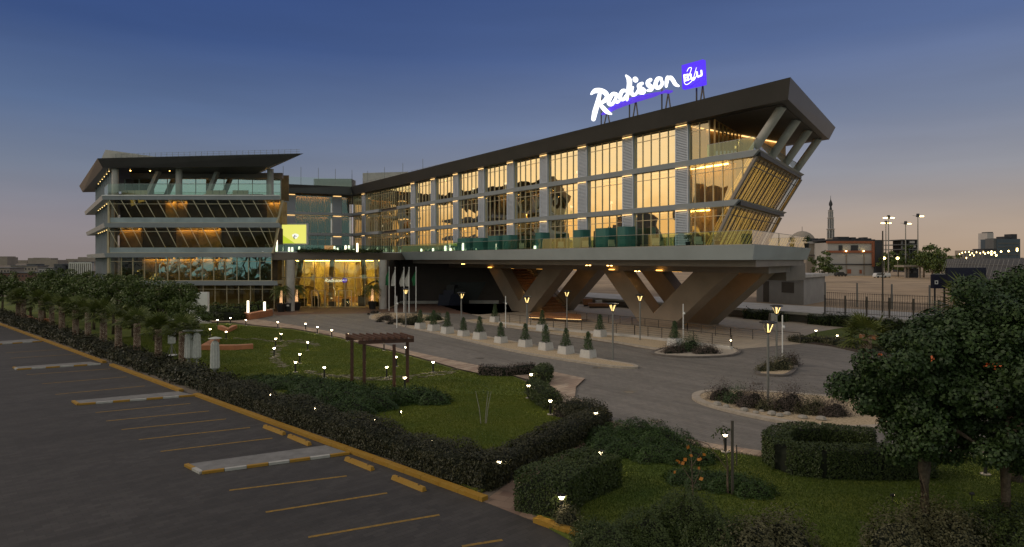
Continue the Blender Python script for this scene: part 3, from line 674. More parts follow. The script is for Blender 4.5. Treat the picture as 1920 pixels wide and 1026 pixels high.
for i, (X, r_) in enumerate(((-23.5,2.6),(-35.5,2.0))):
    part(MB().tube([V((X+r_*math.cos(a), 111+i*.9, .1+r_*1.6*math.sin(a))) for a in [k*math.pi/12 for k in range(13)]], .16+.05*i, 8), 'hall_arch', 'curtain' if i % 2 else 'interior_dark')
for i in range(7): part(MB().box(-38.6+i*2.5,-37.4+i*2.5,107.6+i%2,107.9+i%2,.1,.9+.5*(i%3)), 'lobby_planter', 'leaf_core')
for X in (-37.5,-35.8,-32,-28.6,-25.6,-23):
    part(MB().lathe([(.5,.1),(.55,.55),(.45,.6),(.1,.62)], 12, (X, 109.2, 0)), 'lobby_seat', 'sofa')
isg = part(MB().box(-31.2,-31.15,110.6,110.7,4.4,5.0), 'lobby_sign', 'sign_blue')
part(MB().lathe([(.42,-.05),(.42,.05)], 16, (0,0,0)), 'sign_disc', 'sign_blue', isg, world=False).location = (0,0,0)
disc = isg.children[0]; disc.rotation_euler = (math.pi/2,0,0); disc.location = (-28.9,10.5,4.42)
# lobby sign lettering
fx = bpy.data.curves.new('lobby_lettering', 'FONT'); fx.body = 'Radisson'; fx.size = .85; fx.extrude = .02; fx.shear = .35
fo = bpy.data.objects.new('lettering', fx); C.objects.link(fo); bpy.context.view_layer.update()
me = bpy.data.meshes.new_from_object(fo); bpy.data.objects.remove(fo); me.materials.clear(); me.materials.append(M['sign_white'])
lo = bpy.data.objects.new('lettering', me); C.objects.link(lo); lo.parent = isg; lo.location = (-32.4, 10.5, 4.15); lo.rotation_euler = (math.pi/2, 0, 0)
fx = bpy.data.curves.new('l2', 'FONT'); fx.body = 'BLU'; fx.size = .36; fx.extrude = .02; fx.align_x = 'CENTER'
fo = bpy.data.objects.new('lettering', fx); C.objects.link(fo); bpy.context.view_layer.update()
me = bpy.data.meshes.new_from_object(fo); bpy.data.objects.remove(fo); me.materials.clear(); me.materials.append(M['sign_white'])
lo = bpy.data.objects.new('lettering', me); C.objects.link(lo); lo.parent = isg; lo.location = (-28.9, 10.42, 4.3); lo.rotation_euler = (math.pi/2, 0, 0)
# dark wall behind the flagpoles, with door opening and white plinth
DW = 116.5
part(MB().box(-20.9, 4.5, DW, DW+.6, 0, 7.96), 'dark_wall', 'dark_wall')
part(MB().box(-21.0, -20.4, ez-.2, DW, 0, 7.96), 'dark_wall', 'dark_wall')
X0 = (850-HX)*DW/F
part(MB().loft([V((X0+1.4,DW-.06,.1)),V((X0+4.0,DW-.06,.1)),V((X0+4.0,DW-.01,.1)),V((X0+1.4,DW-.01,.1))],[V((X0-.6,DW-.06,3.9)),V((X0+6.0,DW-.06,3.9)),V((X0+6.0,DW-.01,3.9)),V((X0-.6,DW-.01,3.9))]), 'service_opening', 'black_metal')
part(MB().box(-21.5,(826-HX)*DW/F,DW-.4,DW-.05,0,.5), 'plinth', 'concrete'); part(MB().box((880-HX)*DW/F,(935-HX)*DW/F,DW-.4,DW-.05,0,.6), 'plinth', 'concrete')
# --- left block ------------------------------------------------------
LX0, LX1 = -62.6, -35.9; LY = 98.5; SD = V((-25, 33.5, 0)).normalized()
def lb_slab(z0, z1, xr, ex=0.0, m='slab_grey', xl=LX0):
    FL = V((xl-ex, LY-ex, 0)); BL = FL + SD*42; BR = V((xr, LY-ex, 0)) + SD*40
    mb = MB(); q = [FL, V((xr, LY-ex, 0)), V((BR.x, BR.y, 0)), V((BL.x, BL.y, 0))]
    mb.loft([p+V((.1,.12,z0)) for p in q], [p+V((0,0,z1)) for p in q]); return part(mb, 'floor_slab', m)
XR = lambda x: (x-HX)*LY/F
lb_slab(-.2, .35, XR(512), 0, 'concrete'); lb_slab(4.05, 4.72, XR(520), .1); lb_slab(8.35, 9.02, XR(509), .1); lb_slab(12.95, 13.65, XR(525), .15); lb_slab(17.2, 17.85, XR(526), .35)
part(MB().box(LX0-.3, XR(526), LY-.42, LY-.30, 17.78, 17.93), 'slab_trim', 'white')
# canted roof
rt = [V((-63.8,98.5,23.6)), V((-30.6,94.0,23.6)), V((-53.5,127,23.6)), V((-91.7,135.6,23.6))]
rb = [V((-63.2,98.8,22.15)), V((-36.0,95.3,21.9)), V((-57,128,22.0)), V((-89.9,134,22.1))]
part(MB().loft(rb, rt), 'roof', 'roof_panel')
# roof screen
mb = MB()
for i in range(34): mb.bar(V((-63.4+i*.95,99.6-.13*i,23.6)), V((-63.4+i*.95,99.6-.13*i,24.45)), .04)
for z in (23.85,24.1,24.4): mb.bar(V((-63.4,99.6,z)), V((-31.6,95.3,z)), .03)
part(mb, 'roof_railing', 'steel')
mb = MB().loft([V((-63.9,99.5,23.6)),V((-55,99.0,23.6)),V((-55,99.2,23.6)),V((-63.9,99.7,23.6))],[V((-63.2,99.5,25.1)),V((-55,99.0,23.9)),V((-55,99.2,23.9)),V((-63.2,99.7,25.1))])
mb.loft([V((-63.9,99.6,23.6)),V((-67,104,23.6)),V((-67,104.2,23.6)),V((-63.7,99.8,23.6))],[V((-63.2,99.6,25.1)),V((-66.4,104,24.0)),V((-66.4,104.2,24.0)),V((-63.0,99.8,25.1))])
part(mb, 'roof_screen', 'concrete')
bp_ = lambda a, d, z: V((a, LY + .5 + d, z))
for z0, z1, xa, xb, lean, fl in ((.35,4.05,XR(200),XR(512),0,0),(4.72,8.35,XR(202),XR(507),0,1),(9.02,12.95,XR(202),XR(509),1.7,2),(13.65,17.2,XR(203),XR(517),1.7,3)):
    n = round((xb-xa)/1.8); wd = (xb-xa)/n; 
    mb = MB(); zt = z1-.62
    for i in range(n+1):
        x = xa + wd*i
        if lean:
            a, b = V((x-lean, LY+.0, z1)), V((x, LY+.62, z0)); 
            if a.x < xa-.2: f = (x-xa)/lean; a = V((xa, LY+.62*(1-min(1,f)), z0+(z1-z0)*min(1,f))) if f > .05 else None
            if a is not None: mb.bar(a, b, .065, .10)
        else: mb.bar(V((x,LY+.5,z0)), V((x,LY+.5,z1)), .09, .16)
    if lean:
        mb.bar(V((xb+.9,LY+.4,z1)), V((xb,LY+.6,z0)), .3, .35); mb.bar(V((xb-.6,LY+.42,z1)), V((xb-.02,LY+.6,z0+1.5)), .1, .14)
    ly_ = LY+(.05 if lean else .45); mb.bar(V((xa,ly_,zt)), V((xb+.5*bool(lean),ly_,zt)), .06, .06); mb.bar(V((xa,LY+.5,z0+.04)), V((xb,LY+.5,z0+.04)), .08, .08)
    mb.bar(V((xa-.15,LY+.45,z0)), V((xa-.15,LY+.45,z1)), .3, .3)
    wn = part(mb, 'window', 'mullion')
    k = .8 if lean else 0
    part(MB().add([V((xa,LY+.56,z0)),V((xb,LY+.56,z0)),V((xb+k,LY+(.02 if lean else .54),z1)),V((xa,LY+(.02 if lean else .54),z1))],[(0,1,2,3)]), 'pane', 'glass_teal' if fl == 1 else 'glass_block', wn)
    if lean: part(MB().add([V((xa,LY+.52,z0)),V((xb,LY+.52,z0)),V((xb+k*.22,LY+.40,z0+.85)),V((xa,LY+.40,z0+.85))],[(0,1,2,3)]), 'rail_band', 'rail_band', wn)
    x = xa
    while x < xb-1:
        L = min(rr.choice([1.8,3.6,3.6,5.4]), xb-x); yw = LY+2.6+rr.random()*.6; m = rr.choice(['amber_panel','interior','amber_panel','interior_dark','interior_dark'])
        part(MB().box(x, x+L-.02, yw, LY+5, z0, z1+.05), 'inner_wall', m)
        if m != 'interior_dark' and fl: part(MB().box(x+.3, x+L-.3, yw-.42, yw-.32, z1-.16, z1-.05), 'cove_light', 'cove'); part(MB().box(x+.2, x+L-.2, yw-.56, yw-.52, z1-.25, z1-.01), 'valance', 'wood')
        x += L
# top terrace: glass rail, round columns, raking struts, sofas
for x in (216, 335.5, 507): part(MB().lathe([(.48,17.85),(.48,22.1)], 20, P(x,487,99.6)*V((1,1,0)) if False else V((P(x,487,99.6).x,99.6,0))), 'column', 'concrete')
for x0, x1 in ((275,298),(388,408)):
    part(MB().bar(V((P(x0,0,102).x,102,17.85)), V((P(x1,0,102).x,102,22.1)), .9, .5), 'raking_strut', 'concrete')
glazing(lambda a, d, z: V((a, 104+d, z)), XR(214)-2, XR(500), 17.85, 21.2, 4, 2.3, 'mullion_grey', True, 'glass_sky')
part(MB().box(XR(214)-2, XR(505), 107, 107.2, 17.8, 22.1), 'inner_wall', 'interior'); part(MB().box(XR(240), XR(480), 106.2, 106.3, 21.9, 22.0), 'cove_light', 'cove_white')
part(MB().box(XR(205), XR(505), 103.95, 104.6, 21.25, 22.1), 'header', 'brown_panel')
for i in range(8): part(MB().lathe([(.09,22.02),(.08,22.08)], 10, V((XR(225)+i*3.1,101.2,0))), 'downlight', 'downlight')
o = rail_run([V((XR(203),LY-.2,17.9)), V((XR(510),LY-.2,17.9))], 1.75, 'glass_pale', 2.0)
rail_run([V((XR(203),LY-.1,17.9)), V((XR(203),LY-.1,17.9))+SD*6], 1.75, 'glass_pale', 2.0)
# side facade running back
S0 = V((LX0+.9, LY+.9, 0)); SN = V((SD.y, -SD.x, 0)); SN = SN if SN.x > 0 else -SN
for z0, z1 in ((.35,4.05),(4.72,8.35),(9.02,12.95),(13.65,17.2),(17.85,22.1)):
    q = [S0, S0+SD*39, S0+SD*39+SN*.4, S0+SN*.4]
    part(MB().loft([p+V((0,0,z0)) for p in q],[p+V((0,0,z1)) for p in q]), 'side_wall', 'brown_panel')
    for i in range(9):
        a = S0 + SD*(1.2+i*4.2) - SN*.05; b = a + SD*2.5
        wn = part(MB().bar(a+V((0,0,z0)), a+V((0,0,z1)), .35, .35), 'fin', 'slab_grey')
        part(MB().add([a+V((0,0,z0+.1))-SN*.03, b+V((0,0,z0+.1))-SN*.03, b+V((0,0,z1-.4))-SN*.03, a+V((0,0,z1-.4))-SN*.03],[(0,1,2,3)]), 'side_pane', 'glass_block', wn)
        if i < 6 and z0 > 9: part(MB().lathe([(.08,z1-.18),(.08,z1-.08)], 8, a - SN*.5 + SD*1.4), 'downlight', 'lamp_warm', wn)
# --- roof equipment on the link ---------------------------------------
part(MB().loft([P(681,349,150)*V((1,1,0))+V((0,0,23.6)) + V((0,0,0))]*0 or [V((-35.0,150,23.6)),V((-24.5,150,23.6)),V((-24.5,158,23.6)),V((-35,158,23.6))],[V((-35.0,150,28.3)),V((-24.5,150,28.6)),V((-24.5,158,28.6)),V((-35,158,28.3))]), 'plant_room', 'concrete')
mb = MB()
for i in range(9): mb.box(-45.6,-36.8,147,151,24.0+i*.3,24.16+i*.3)
mb.box(-45.4,-37,147.2,150.8,23.6,26.6); part(mb, 'air_handling_unit', 'steel')
mb = MB(); gl = MB()
pts = [V((-56,135,23.6)), V((-36,144,23.6)), V((-17,122,23.6))]
for a, b, n, hh in ((pts[0],pts[1],6,4.6),(pts[1],pts[2],4,3.6)):
    for i in range(n+1): p = a+(b-a)*i/n; mb.bar(p, p+V((0,0,hh)), .07)
    if a is pts[0]: gl.add([a, b, b+V((0,0,hh*.55)), a+V((0,0,hh*.5))], [(0,1,2,3)])
o = part(mb, 'screen_post', 'pole_grey'); part(gl, 'roof_glass_screen', 'glass_pale')
part(MB().loft([T(66.5,60,23.6),T(71.5,60,23.6),T(71.5,64,23.6),T(66.5,64,23.6)],[T(66.5,60,25.7),T(71.5,60,25.7),T(71.5,64,25.7),T(66.5,64,25.7)]), 'plant_box', 'concrete')

# ------------------------------------------------------------------ roof sign
SG = thing('roof_sign', 'glowing white script roof sign with blue swoosh and square blue logo box', 'sign', T(50,53.5,ZRT))
DS = 52.6; NB = -N
def zp(x, y, d=0.0):
    p = W(1095+x*.13644, 100+y*.13644, DS - d); return p
def stroke(mb, pts, wd, d=0.0, th=.22):
    """a brush stroke on the sign plane: smooth path, varying width, round ends"""
    P_ = []
    m = len(pts)
    for i in range(m-1):
        a = [pts[max(i-1,0)], pts[i], pts[i+1], pts[min(i+2,m-1)]]
        for j in range(5):
            t = j/5; P_.append(tuple(.5*((2*a[1][c])+(-a[0][c]+a[2][c])*t+(2*a[0][c]-5*a[1][c]+4*a[2][c]-a[3][c])*t*t+(-a[0][c]+3*a[1][c]-3*a[2][c]+a[3][c])*t**3) for c in (0,1)))
    P_.append(tuple(pts[-1][:2])); n = len(P_)
    def ww(i):
        f = i/(n-1)*(len(wd)-1); k_ = min(int(f), len(wd)-2); return (wd[k_]*(1-(f-k_))+wd[k_+1]*(f-k_))/2*(1.10 if th > .2 else 1)
    left_, right_ = [], []
    for i in range(n):
        p = P_[max(i-1,0)]; q = P_[min(i+1,n-1)]; dx, dy = q[0]-p[0], q[1]-p[1]; l = math.hypot(dx,dy) or 1; nx, ny = -dy/l, dx/l; h = ww(i)
        left_.append((P_[i][0]+nx*h, P_[i][1]+ny*h)); right_.append((P_[i][0]-nx*h, P_[i][1]-ny*h))
    def cap(i, sgn):
        p = P_[i]; q = P_[i-1] if i else P_[1]; dx, dy = p[0]-q[0], p[1]-q[1]; l = math.hypot(dx,dy) or 1; a0 = math.atan2(dy,dx); h = ww(i)
        return [(p[0]+h*math.cos(a0+t), p[1]+h*math.sin(a0+t)) for t in [math.pi/2-k_*math.pi/6 for k_ in range(1,6)]]
    e = cap(n-1, 1); s = cap(0, 1)
    fr = []; bk_ = []
    ring = left_ + e + right_[::-1] + s
    # front strip quads, back strip and rim
    V1 = [zp(x,y,d) for x,y in ring]; V2 = [zp(x,y,d-th) for x,y in ring]
    o = len(ring); fs = []
    L = lambda i: i; R = lambda i: n+5+(n-1-i)
    for i in range(n-1):
        fs.append((L(i),L(i+1),R(i+1),R(i))); fs.append((o+L(i),o+R(i),o+R(i+1),o+L(i+1)))
    fs.append((L(n-1),)+tuple(range(n,n+5))+(R(n-1),)); fs.append((R(0),)+tuple(range(2*n+5,2*n+10))+(L(0),))
    for i in range(o): fs.append((i, o+i, o+(i+1) % o, (i+1) % o))
    mb.add(V1+V2, fs)
letters = [
 [([(100,560),(150,518),(225,515),(295,545),(318,600),(280,655),(215,690)],[24,60,66,60,56,50,34]), ([(215,560),(185,690),(150,810),(130,905)],[44,62,66,54]), ([(210,690),(270,760),(320,808),(375,835)],[40,56,52,22])],
 [([(450,560),(395,560),(350,630),(342,690),(385,700),(430,630),(450,570)],[34,48,52,50,44,36,30]), ([(448,575),(432,650),(462,670),(500,640)],[36,42,40,20])],
 [([(590,520),(535,515),(500,570),(500,620),(540,635),(580,580)],[30,48,50,48,40,34]), ([(578,305),(622,370),(620,470),(600,560),(590,640)],[22,66,62,46,34])],
 [([(704,358),(710,366)],[66,66]), ([(668,470),(652,520),(668,570),(712,560),(745,500)],[34,44,46,38,24])],
 [([(800,415),(755,440),(770,480),(815,505),(810,540),(755,545)],[40,50,56,58,54,30])],
 [([(915,365),(878,395),(885,435),(925,465),(920,500),(870,512)],[44,52,58,58,50,26])],
 [([(1060,345),(1015,350),(985,410),(990,465),(1035,470),(1075,420),(1060,360)],[36,50,52,50,46,40,34])],
 [([(1150,335),(1135,395),(1130,455)],[50,50,34]), ([(1150,350),(1190,335),(1225,375),(1255,425),(1300,450)],[40,50,52,48,26])]]
for li, L in enumerate(letters):
    mb = MB()
    for si, (pts, wd) in enumerate(L): stroke(mb, pts, wd, .012*si + .004*li)
    mb.build('letter', M['sign_white'], SG)
mb = MB(); stroke(mb, [(250,838),(330,795),(440,735),(640,655),(800,610),(960,570),(1070,538)], [28,56,66,76,70,56,22], -.25); stroke(mb, [(1060,548),(1120,525),(1165,530),(1212,522)], [22,44,46,22], -.24)
mb.build('swoosh', M['sign_swoosh'], SG)
box_px = [(1340,165),(1632,84),(1672,98),(1688,435),(1640,448),(1385,505),(1350,490)]
fr = [zp(x,y,0) for x,y in box_px]; bk_ = [zp(x,y,-.7) for x,y in box_px]
lb = MB().loft(bk_, fr).build('logo_box', M['sign_blue'], SG)
mb = MB(); B_ = lambda pts, wd=24: stroke(mb, pts, [wd]*len(pts), .10 + .004*len(mb.v)/50, .08)
B_([(1378,300),(1384,380)]); B_([(1378,302),(1430,290)], 18); B_([(1382,340),(1430,328)], 18); B_([(1386,378),(1438,364)], 18); B_([(1436,296),(1420,328),(1442,358)], 18)
B_([(1466,292),(1472,352)]); B_([(1474,352),(1520,340)], 20)
B_([(1552,262),(1560,318),(1600,310),(1616,296),(1612,240)], 24)
mb.build('logo_letters', M['sign_white'], lb)
mb = MB(); stroke(mb, [(1415,250),(1440,205),(1475,200),(1462,260),(1430,330),(1410,380)], [7,9,9,9,9,7], .30, .05); stroke(mb, [(1375,395),(1400,430),(1450,410),(1500,350),(1530,250),(1545,195)], [7,9,9,9,8,5], .31, .05); stroke(mb, [(1480,330),(1500,375),(1530,340),(1550,290)], [7,8,8,6], .32, .05)
mb.build('logo_script', M['sign_white'], lb)
def roofpt(x, y): 
    p = zp(x, y, -.5); return V((p.x, p.y, ZRT))
mb = MB()
for x, y0 in ((237,600),(625,560),(1070,470),(1547,480)):
    a = zp(x, y0, -.45); MB().bar(a, V((a.x, a.y, ZRT)), .14).build('support_post', M['rail'], SG)
for ax, ay, lx, rx in ((320,790,265,362),(712,640,665,748),(1158,540,1110,1196),(1632,450,1590,1660)):
    a = zp(ax, ay, -.45); b = zp(lx, ay, -.45); c = zp(rx, ay, -.45); mb = MB(); mb.bar(a, V((b.x,b.y,ZRT)), .11); mb.bar(a, V((c.x,c.y,ZRT)), .11); mb.build('support_frame', M['rail'], SG)
# ------------------------------------------------------------------ foliage helpers
def leaf_mesh(name, c, nrm, size, m, asp=.55, extra=None):
    """rhombus leaves: c (n,3) centres, nrm (n,3) facing, size (n,)"""
    n = len(c); r = RNG.normal(size=(n,3)); nrm = nrm / (np.linalg.norm(nrm, axis=1, keepdims=True)+1e-9)
    a = np.cross(nrm, r); a /= (np.linalg.norm(a, axis=1, keepdims=True)+1e-9); b = np.cross(nrm, a)
    s = size[:,None]; v = np.empty((n,4,3)); v[:,0] = c - a*s*.5; v[:,1] = c + b*s*.5*asp + nrm*s*.06; v[:,2] = c + a*s*.5; v[:,3] = c - b*s*.5*asp + nrm*s*.06
    me = bpy.data.meshes.new(name); me.vertices.add(4*n); me.vertices.foreach_set('co', v.ravel())
    me.loops.add(4*n); me.loops.foreach_set('vertex_index', np.arange(4*n, dtype=np.int32))
    me.polygons.add(n); me.polygons.foreach_set('loop_start', np.arange(0,4*n,4,dtype=np.int32)); me.polygons.foreach_set('loop_total', np.full(n,4,dtype=np.int32))
    me.materials.append(m); me.update(calc_edges=True); return me
def mobj(name, me, parent=None):
    o = bpy.data.objects.new(name, me); C.objects.link(o); o.parent = parent; return o
def clump_cloud(clumps, per, jit=.5):
    """clumps: list of (centre, radius); leaves on lumpy shells"""
    cs, ns = [], []
    for c, r in clumps:
        k = max(8, int(per * r * r)); d = RNG.normal(size=(k,3)); d /= np.linalg.norm(d, axis=1, keepdims=True)
        rad = r * (1 - np.abs(RNG.normal(size=(k,1)))*.28 + RNG.normal(size=(k,1))*.05)
        cs.append(np.array(c) + d*rad*np.array([1,1,.8])); ns.append(d + RNG.normal(size=(k,3))*jit + np.array([0,0,.25]))
    return np.concatenate(cs), np.concatenate(ns)
def tree_proto(name, label, cat, group, h, cr, cz, leaf, n_cl, per, lm, trunk_r=.16, seed=1, crz=None, limbs=6):
    r = random.Random(seed); root = thing(name, label, cat, (0,0,0), group)
    crz = crz or cr*.8; cl = []
    for i in range(n_cl):
        a = r.uniform(0, 6.283); u = r.uniform(-1, 1); q = r.random()**.4; rr_ = math.sqrt(1-u*u)
        g_ = r.uniform(.70,1.18); cl.append(((cr*q*rr_*math.cos(a)*g_, cr*q*rr_*math.sin(a)*g_, cz + crz*q*u*g_), cr*r.uniform(.10,.30)*(1.25-.35*q)))
    c, n = clump_cloud(cl, per); me = leaf_mesh('crown', c, n, RNG.uniform(.7,1.35,len(c))*leaf, M[lm], .7); mobj('crown', me, root)
    mb = MB(); top = (r.uniform(-.1,.1), r.uniform(-.1,.1), cz - crz*.5)
    mb.tube([(0,0,-.1),(r.uniform(-.06,.06),.03,top[2]*.5),top], trunk_r, 10, trunk_r*.7)
    for i in range(limbs):
        t = cl[i][0]; mid = ((top[0]+t[0])*.5, (top[1]+t[1])*.5, (top[2]+t[2])*.5+.15); mb.tube([top, mid, t], trunk_r*.5, 6, trunk_r*.12)
    mb.build('trunk', M['trunk'], root, world=False, smooth=True); return root
def mesh_join_tri(vs, fs, name, m):
    me = bpy.data.meshes.new(name); me.from_pydata(vs, [], fs); me.materials.append(m); me.update(); return me
def fan_palm(h, R, seed, nl=34):
    r = random.Random(seed); root = thing('fan_palm', 'fan palm', 'palm tree', (0,0,0), 'short fan palms beside the car park')
    mb = MB(); z = 0
    # criss-cross boot pattern as overlapping scales
    mb.tube([(0,0,-.1),(0,0,h*.95)], .20, 10, .17); sm = MB()
    n = int(h/.085)
    for i in range(n):
        z = .05 + i*.085; rad = .225 - .03*z/h
        for k in range(9):
            a = 6.283*(k + (i % 2)*.5)/9; ca, sa = math.cos(a), math.sin(a); t = .055
            p = lambda rr_, aa, zz: (rr_*math.cos(aa), rr_*math.sin(aa), zz)
            sm.add([p(rad-.02,a-.30,z+.03), p(rad+.035,a,z-.05+.02), p(rad-.02,a+.30,z+.03), p(rad+.05,a,z+.13)], [(0,1,3),(1,2,3)])
    tk = mb.build('trunk', M['trunk'], root, world=False); sm.build('bark_scale', M['palm_trunk'], tk, world=False)
    vs, fs = [], []
    for i in range(nl):
        a = r.uniform(0, 6.283); e = math.asin(max(-.75, min(.97, -.38 + 1.36*(i/nl)**.8))) if i < nl else 0
        L = R*r.uniform(.45,.6); d = V((math.cos(a)*math.cos(e), math.sin(a)*math.cos(e), math.sin(e))); o = V((0,0,h)); m1 = o + d*L + V((0,0,-.06*math.cos(e)))
        s = d.cross(V((0,0,1))).normalized(); up = s.cross(d).normalized()
        b0 = len(vs); vs += [tuple(o+s*.02), tuple(o-s*.02), tuple(m1-s*.015), tuple(m1+s*.015)]; fs.append((b0,b0+1,b0+2,b0+3))
        nb = 15; fl = R*r.uniform(.48,.62)
        for k in range(nb):
            th = (k/(nb-1)-.5)*2*1.9; dd = (d*math.cos(th) + s*math.sin(th)*.95 + up*.10*math.cos(th*2)).normalized(); ll = fl*(1-.28*abs(th)/1.9)*r.uniform(.9,1.05)
            side = dd.cross(up).normalized()*.028*R; mid = m1 + dd*ll*.55; tip = m1 + dd*ll + V((0,0,-.16*ll*r.uniform(.6,1.6)))
            b0 = len(vs); vs += [tuple(m1), tuple(mid+side), tuple(tip), tuple(mid-side)]; fs.append((b0,b0+1,b0+2,b0+3))
    mobj('crown', mesh_join_tri(vs, fs, 'crown', M['leaf_palm']), root); return root
def hedge(name, label, cat, pts, wd, h, leaf, lm, per=None, group=None, lump=.18, seed=5, closed_top=True, kind=None, flat=False, hfun=None):
    """foliage strip along ground points: dark core + leaf shell; pts are world vectors"""
    rg = np.random.default_rng(seed); r = random.Random(seed); loc = pts[0].copy()
    root = thing(name, label, cat, loc, group) if kind is None else None
    L = [0]
    for a, b in zip(pts[:-1], pts[1:]): L.append(L[-1] + (b-a).length)
    tot = L[-1]
    def at(s):
        for i in range(len(pts)-1):
            if s <= L[i+1] or i == len(pts)-2:
                d = (pts[i+1]-pts[i]); f = (s-L[i])/max(1e-6,(L[i+1]-L[i])); return pts[i] + d*f, d.normalized()
    ph = [r.uniform(0,6.28) for _ in range(6)]
    def prof(s, q):   # lumpiness
        return 1 + lump*(.5*math.sin(s*1.1+ph[0]) + .35*math.sin(s*2.7+ph[1]+q*3) + .3*math.sin(s*5.3+ph[2]+q*5))
    # core
    n = max(2, int(tot/.5)); rings = []
    for i in range(n+1):
        s = tot*i/n; p, d = at(s); sd = V((d.y,-d.x,0)); k = prof(s,0)*.84; hh = (hfun(s/tot) if hfun else h)*k; w2 = wd/2*k
        rings.append([p - sd*w2 - loc, p - sd*w2*.95 + V((0,0,hh*.8)) - loc, p - sd*w2*.5 + V((0,0,hh)) - loc, p + sd*w2*.5 + V((0,0,hh)) - loc, p + sd*w2*.95 + V((0,0,hh*.8)) - loc, p + sd*w2 - loc])
    mb = MB(); vs = [q for rg_ in rings for q in rg_]; m = 6
    fs = [(i*m+k, i*m+k+1, (i+1)*m+k+1, (i+1)*m+k) for i in range(n) for k in range(m-1)] + [(0,1,2,3,4,5), tuple(n*m+k for k in range(5,-1,-1))]
    mb.add(vs, fs)
    core = mobj('branch_core', mb.mesh('branch_core', M['leaf_core']), root)
    # leaves
    area = tot*(2*h+wd) + 2*wd*h; cnt = int((per or 1.6)*area/(leaf*leaf*.45)); cnt = min(cnt, 60000)
    cs = np.empty((cnt,3)); ns = np.empty((cnt,3))
    for j in range(cnt):
        e = r.random(); s = r.random()*tot
        if e < wd*h*2/area: s = 0 if r.random() < .5 else tot
        p, d = at(s); sd = V((d.y,-d.x,0)); k = prof(s, e)
        hh = (hfun(s/tot) if hfun else h)*k; w2 = wd/2*k; q = r.random()*(2*hh+2*w2)
        if s in (0, tot): x, z = r.uniform(-w2,w2), r.uniform(0,hh); nn = d*(-1 if s == 0 else 1)
        elif q < hh: x, z, nn = -w2, q, -sd
        elif q < hh+2*w2: x, z, nn = -w2+(q-hh), hh, V((0,0,1))
        else: x, z, nn = w2, q-hh-2*w2, sd
        # round the shoulders
        if not flat:
            ax = abs(x)/w2; 
            if ax > .6 and z > .7*hh: z -= .18*hh*(ax-.6)/.4; x *= .97
        j_ = r.gauss(0, leaf*.5) if not flat else r.gauss(0, leaf*.3)
        pp = p + sd*x + V((0,0,max(.02,z))) + nn*j_ + d*r.gauss(0,leaf*.3) - loc
        cs[j] = pp; ns[j] = nn + V((r.gauss(0,.6), r.gauss(0,.6), r.gauss(0,.4)+.35))
    me = leaf_mesh('foliage', cs, ns, rg.uniform(.7,1.4,cnt)*leaf, M[lm], .6)
    if root: mobj('foliage', me, root); return root
    core.name = name; return core
def mound(name, label, cat, blobs, leaf, lm, per=2.2, group=None, seed=3, up=.6, spike=0.0):
    """low shrub mass made of overlapping ellipsoid mounds: blobs = (centre, rx, ry, h)"""
    rg = np.random.default_rng(seed); loc = V((blobs[0][0].x, blobs[0][0].y, 0)); root = thing(name, label, cat, loc, group)
    cs, ns, sz = [], [], []; mb = MB()
    for c, rx, ry, h in blobs:
        k = int(per*(rx*ry*3.14+ (rx+ry)*h*2.2)/(leaf*leaf*.45)); k = min(k, 26000)
        d = rg.normal(size=(k,3)); d[:,2] = np.abs(d[:,2]); d /= np.linalg.norm(d, axis=1, keepdims=True)
        az = np.arctan2(d[:,1], d[:,0]); lum = 1 + .13*np.sin(az*5+seed) + .10*np.sin(az*9+seed*2+d[:,2]*5) + rg.normal(size=k)*.05
        p = d*np.array([rx,ry,h])*lum[:,None]
        if spike: p += d*np.array([.4,.4,1])*(rg.random(k)**4*spike)[:,None]
        p += np.array([c.x-loc.x, c.y-loc.y, .03]); cs.append(p); ns.append(d + rg.normal(size=(k,3))*.5 + np.array([0,0,up])); 
        prof = [(.86*math.cos(a), .80*math.sin(a)) for a in (0,.35,.7,1.05,1.35)]
        vs = [(c.x-loc.x + rx*q*math.cos(6.283*i/14), c.y-loc.y + ry*q*math.sin(6.283*i/14), h*z) for q, z in prof for i in range(14)]
        mb.add(vs, [(r_*14+i, r_*14+(i+1) % 14, (r_+1)*14+(i+1) % 14, (r_+1)*14+i) for r_ in range(4) for i in range(14)] + [tuple(4*14+i for i in range(14))])
    c = np.concatenate(cs); me = leaf_mesh('foliage', c, np.concatenate(ns), rg.uniform(.7,1.4,len(c))*leaf, M[lm], .5)
    mobj('branch_core', mb.mesh('branch_core', M['leaf_core']), root); mobj('foliage', me, root); return root

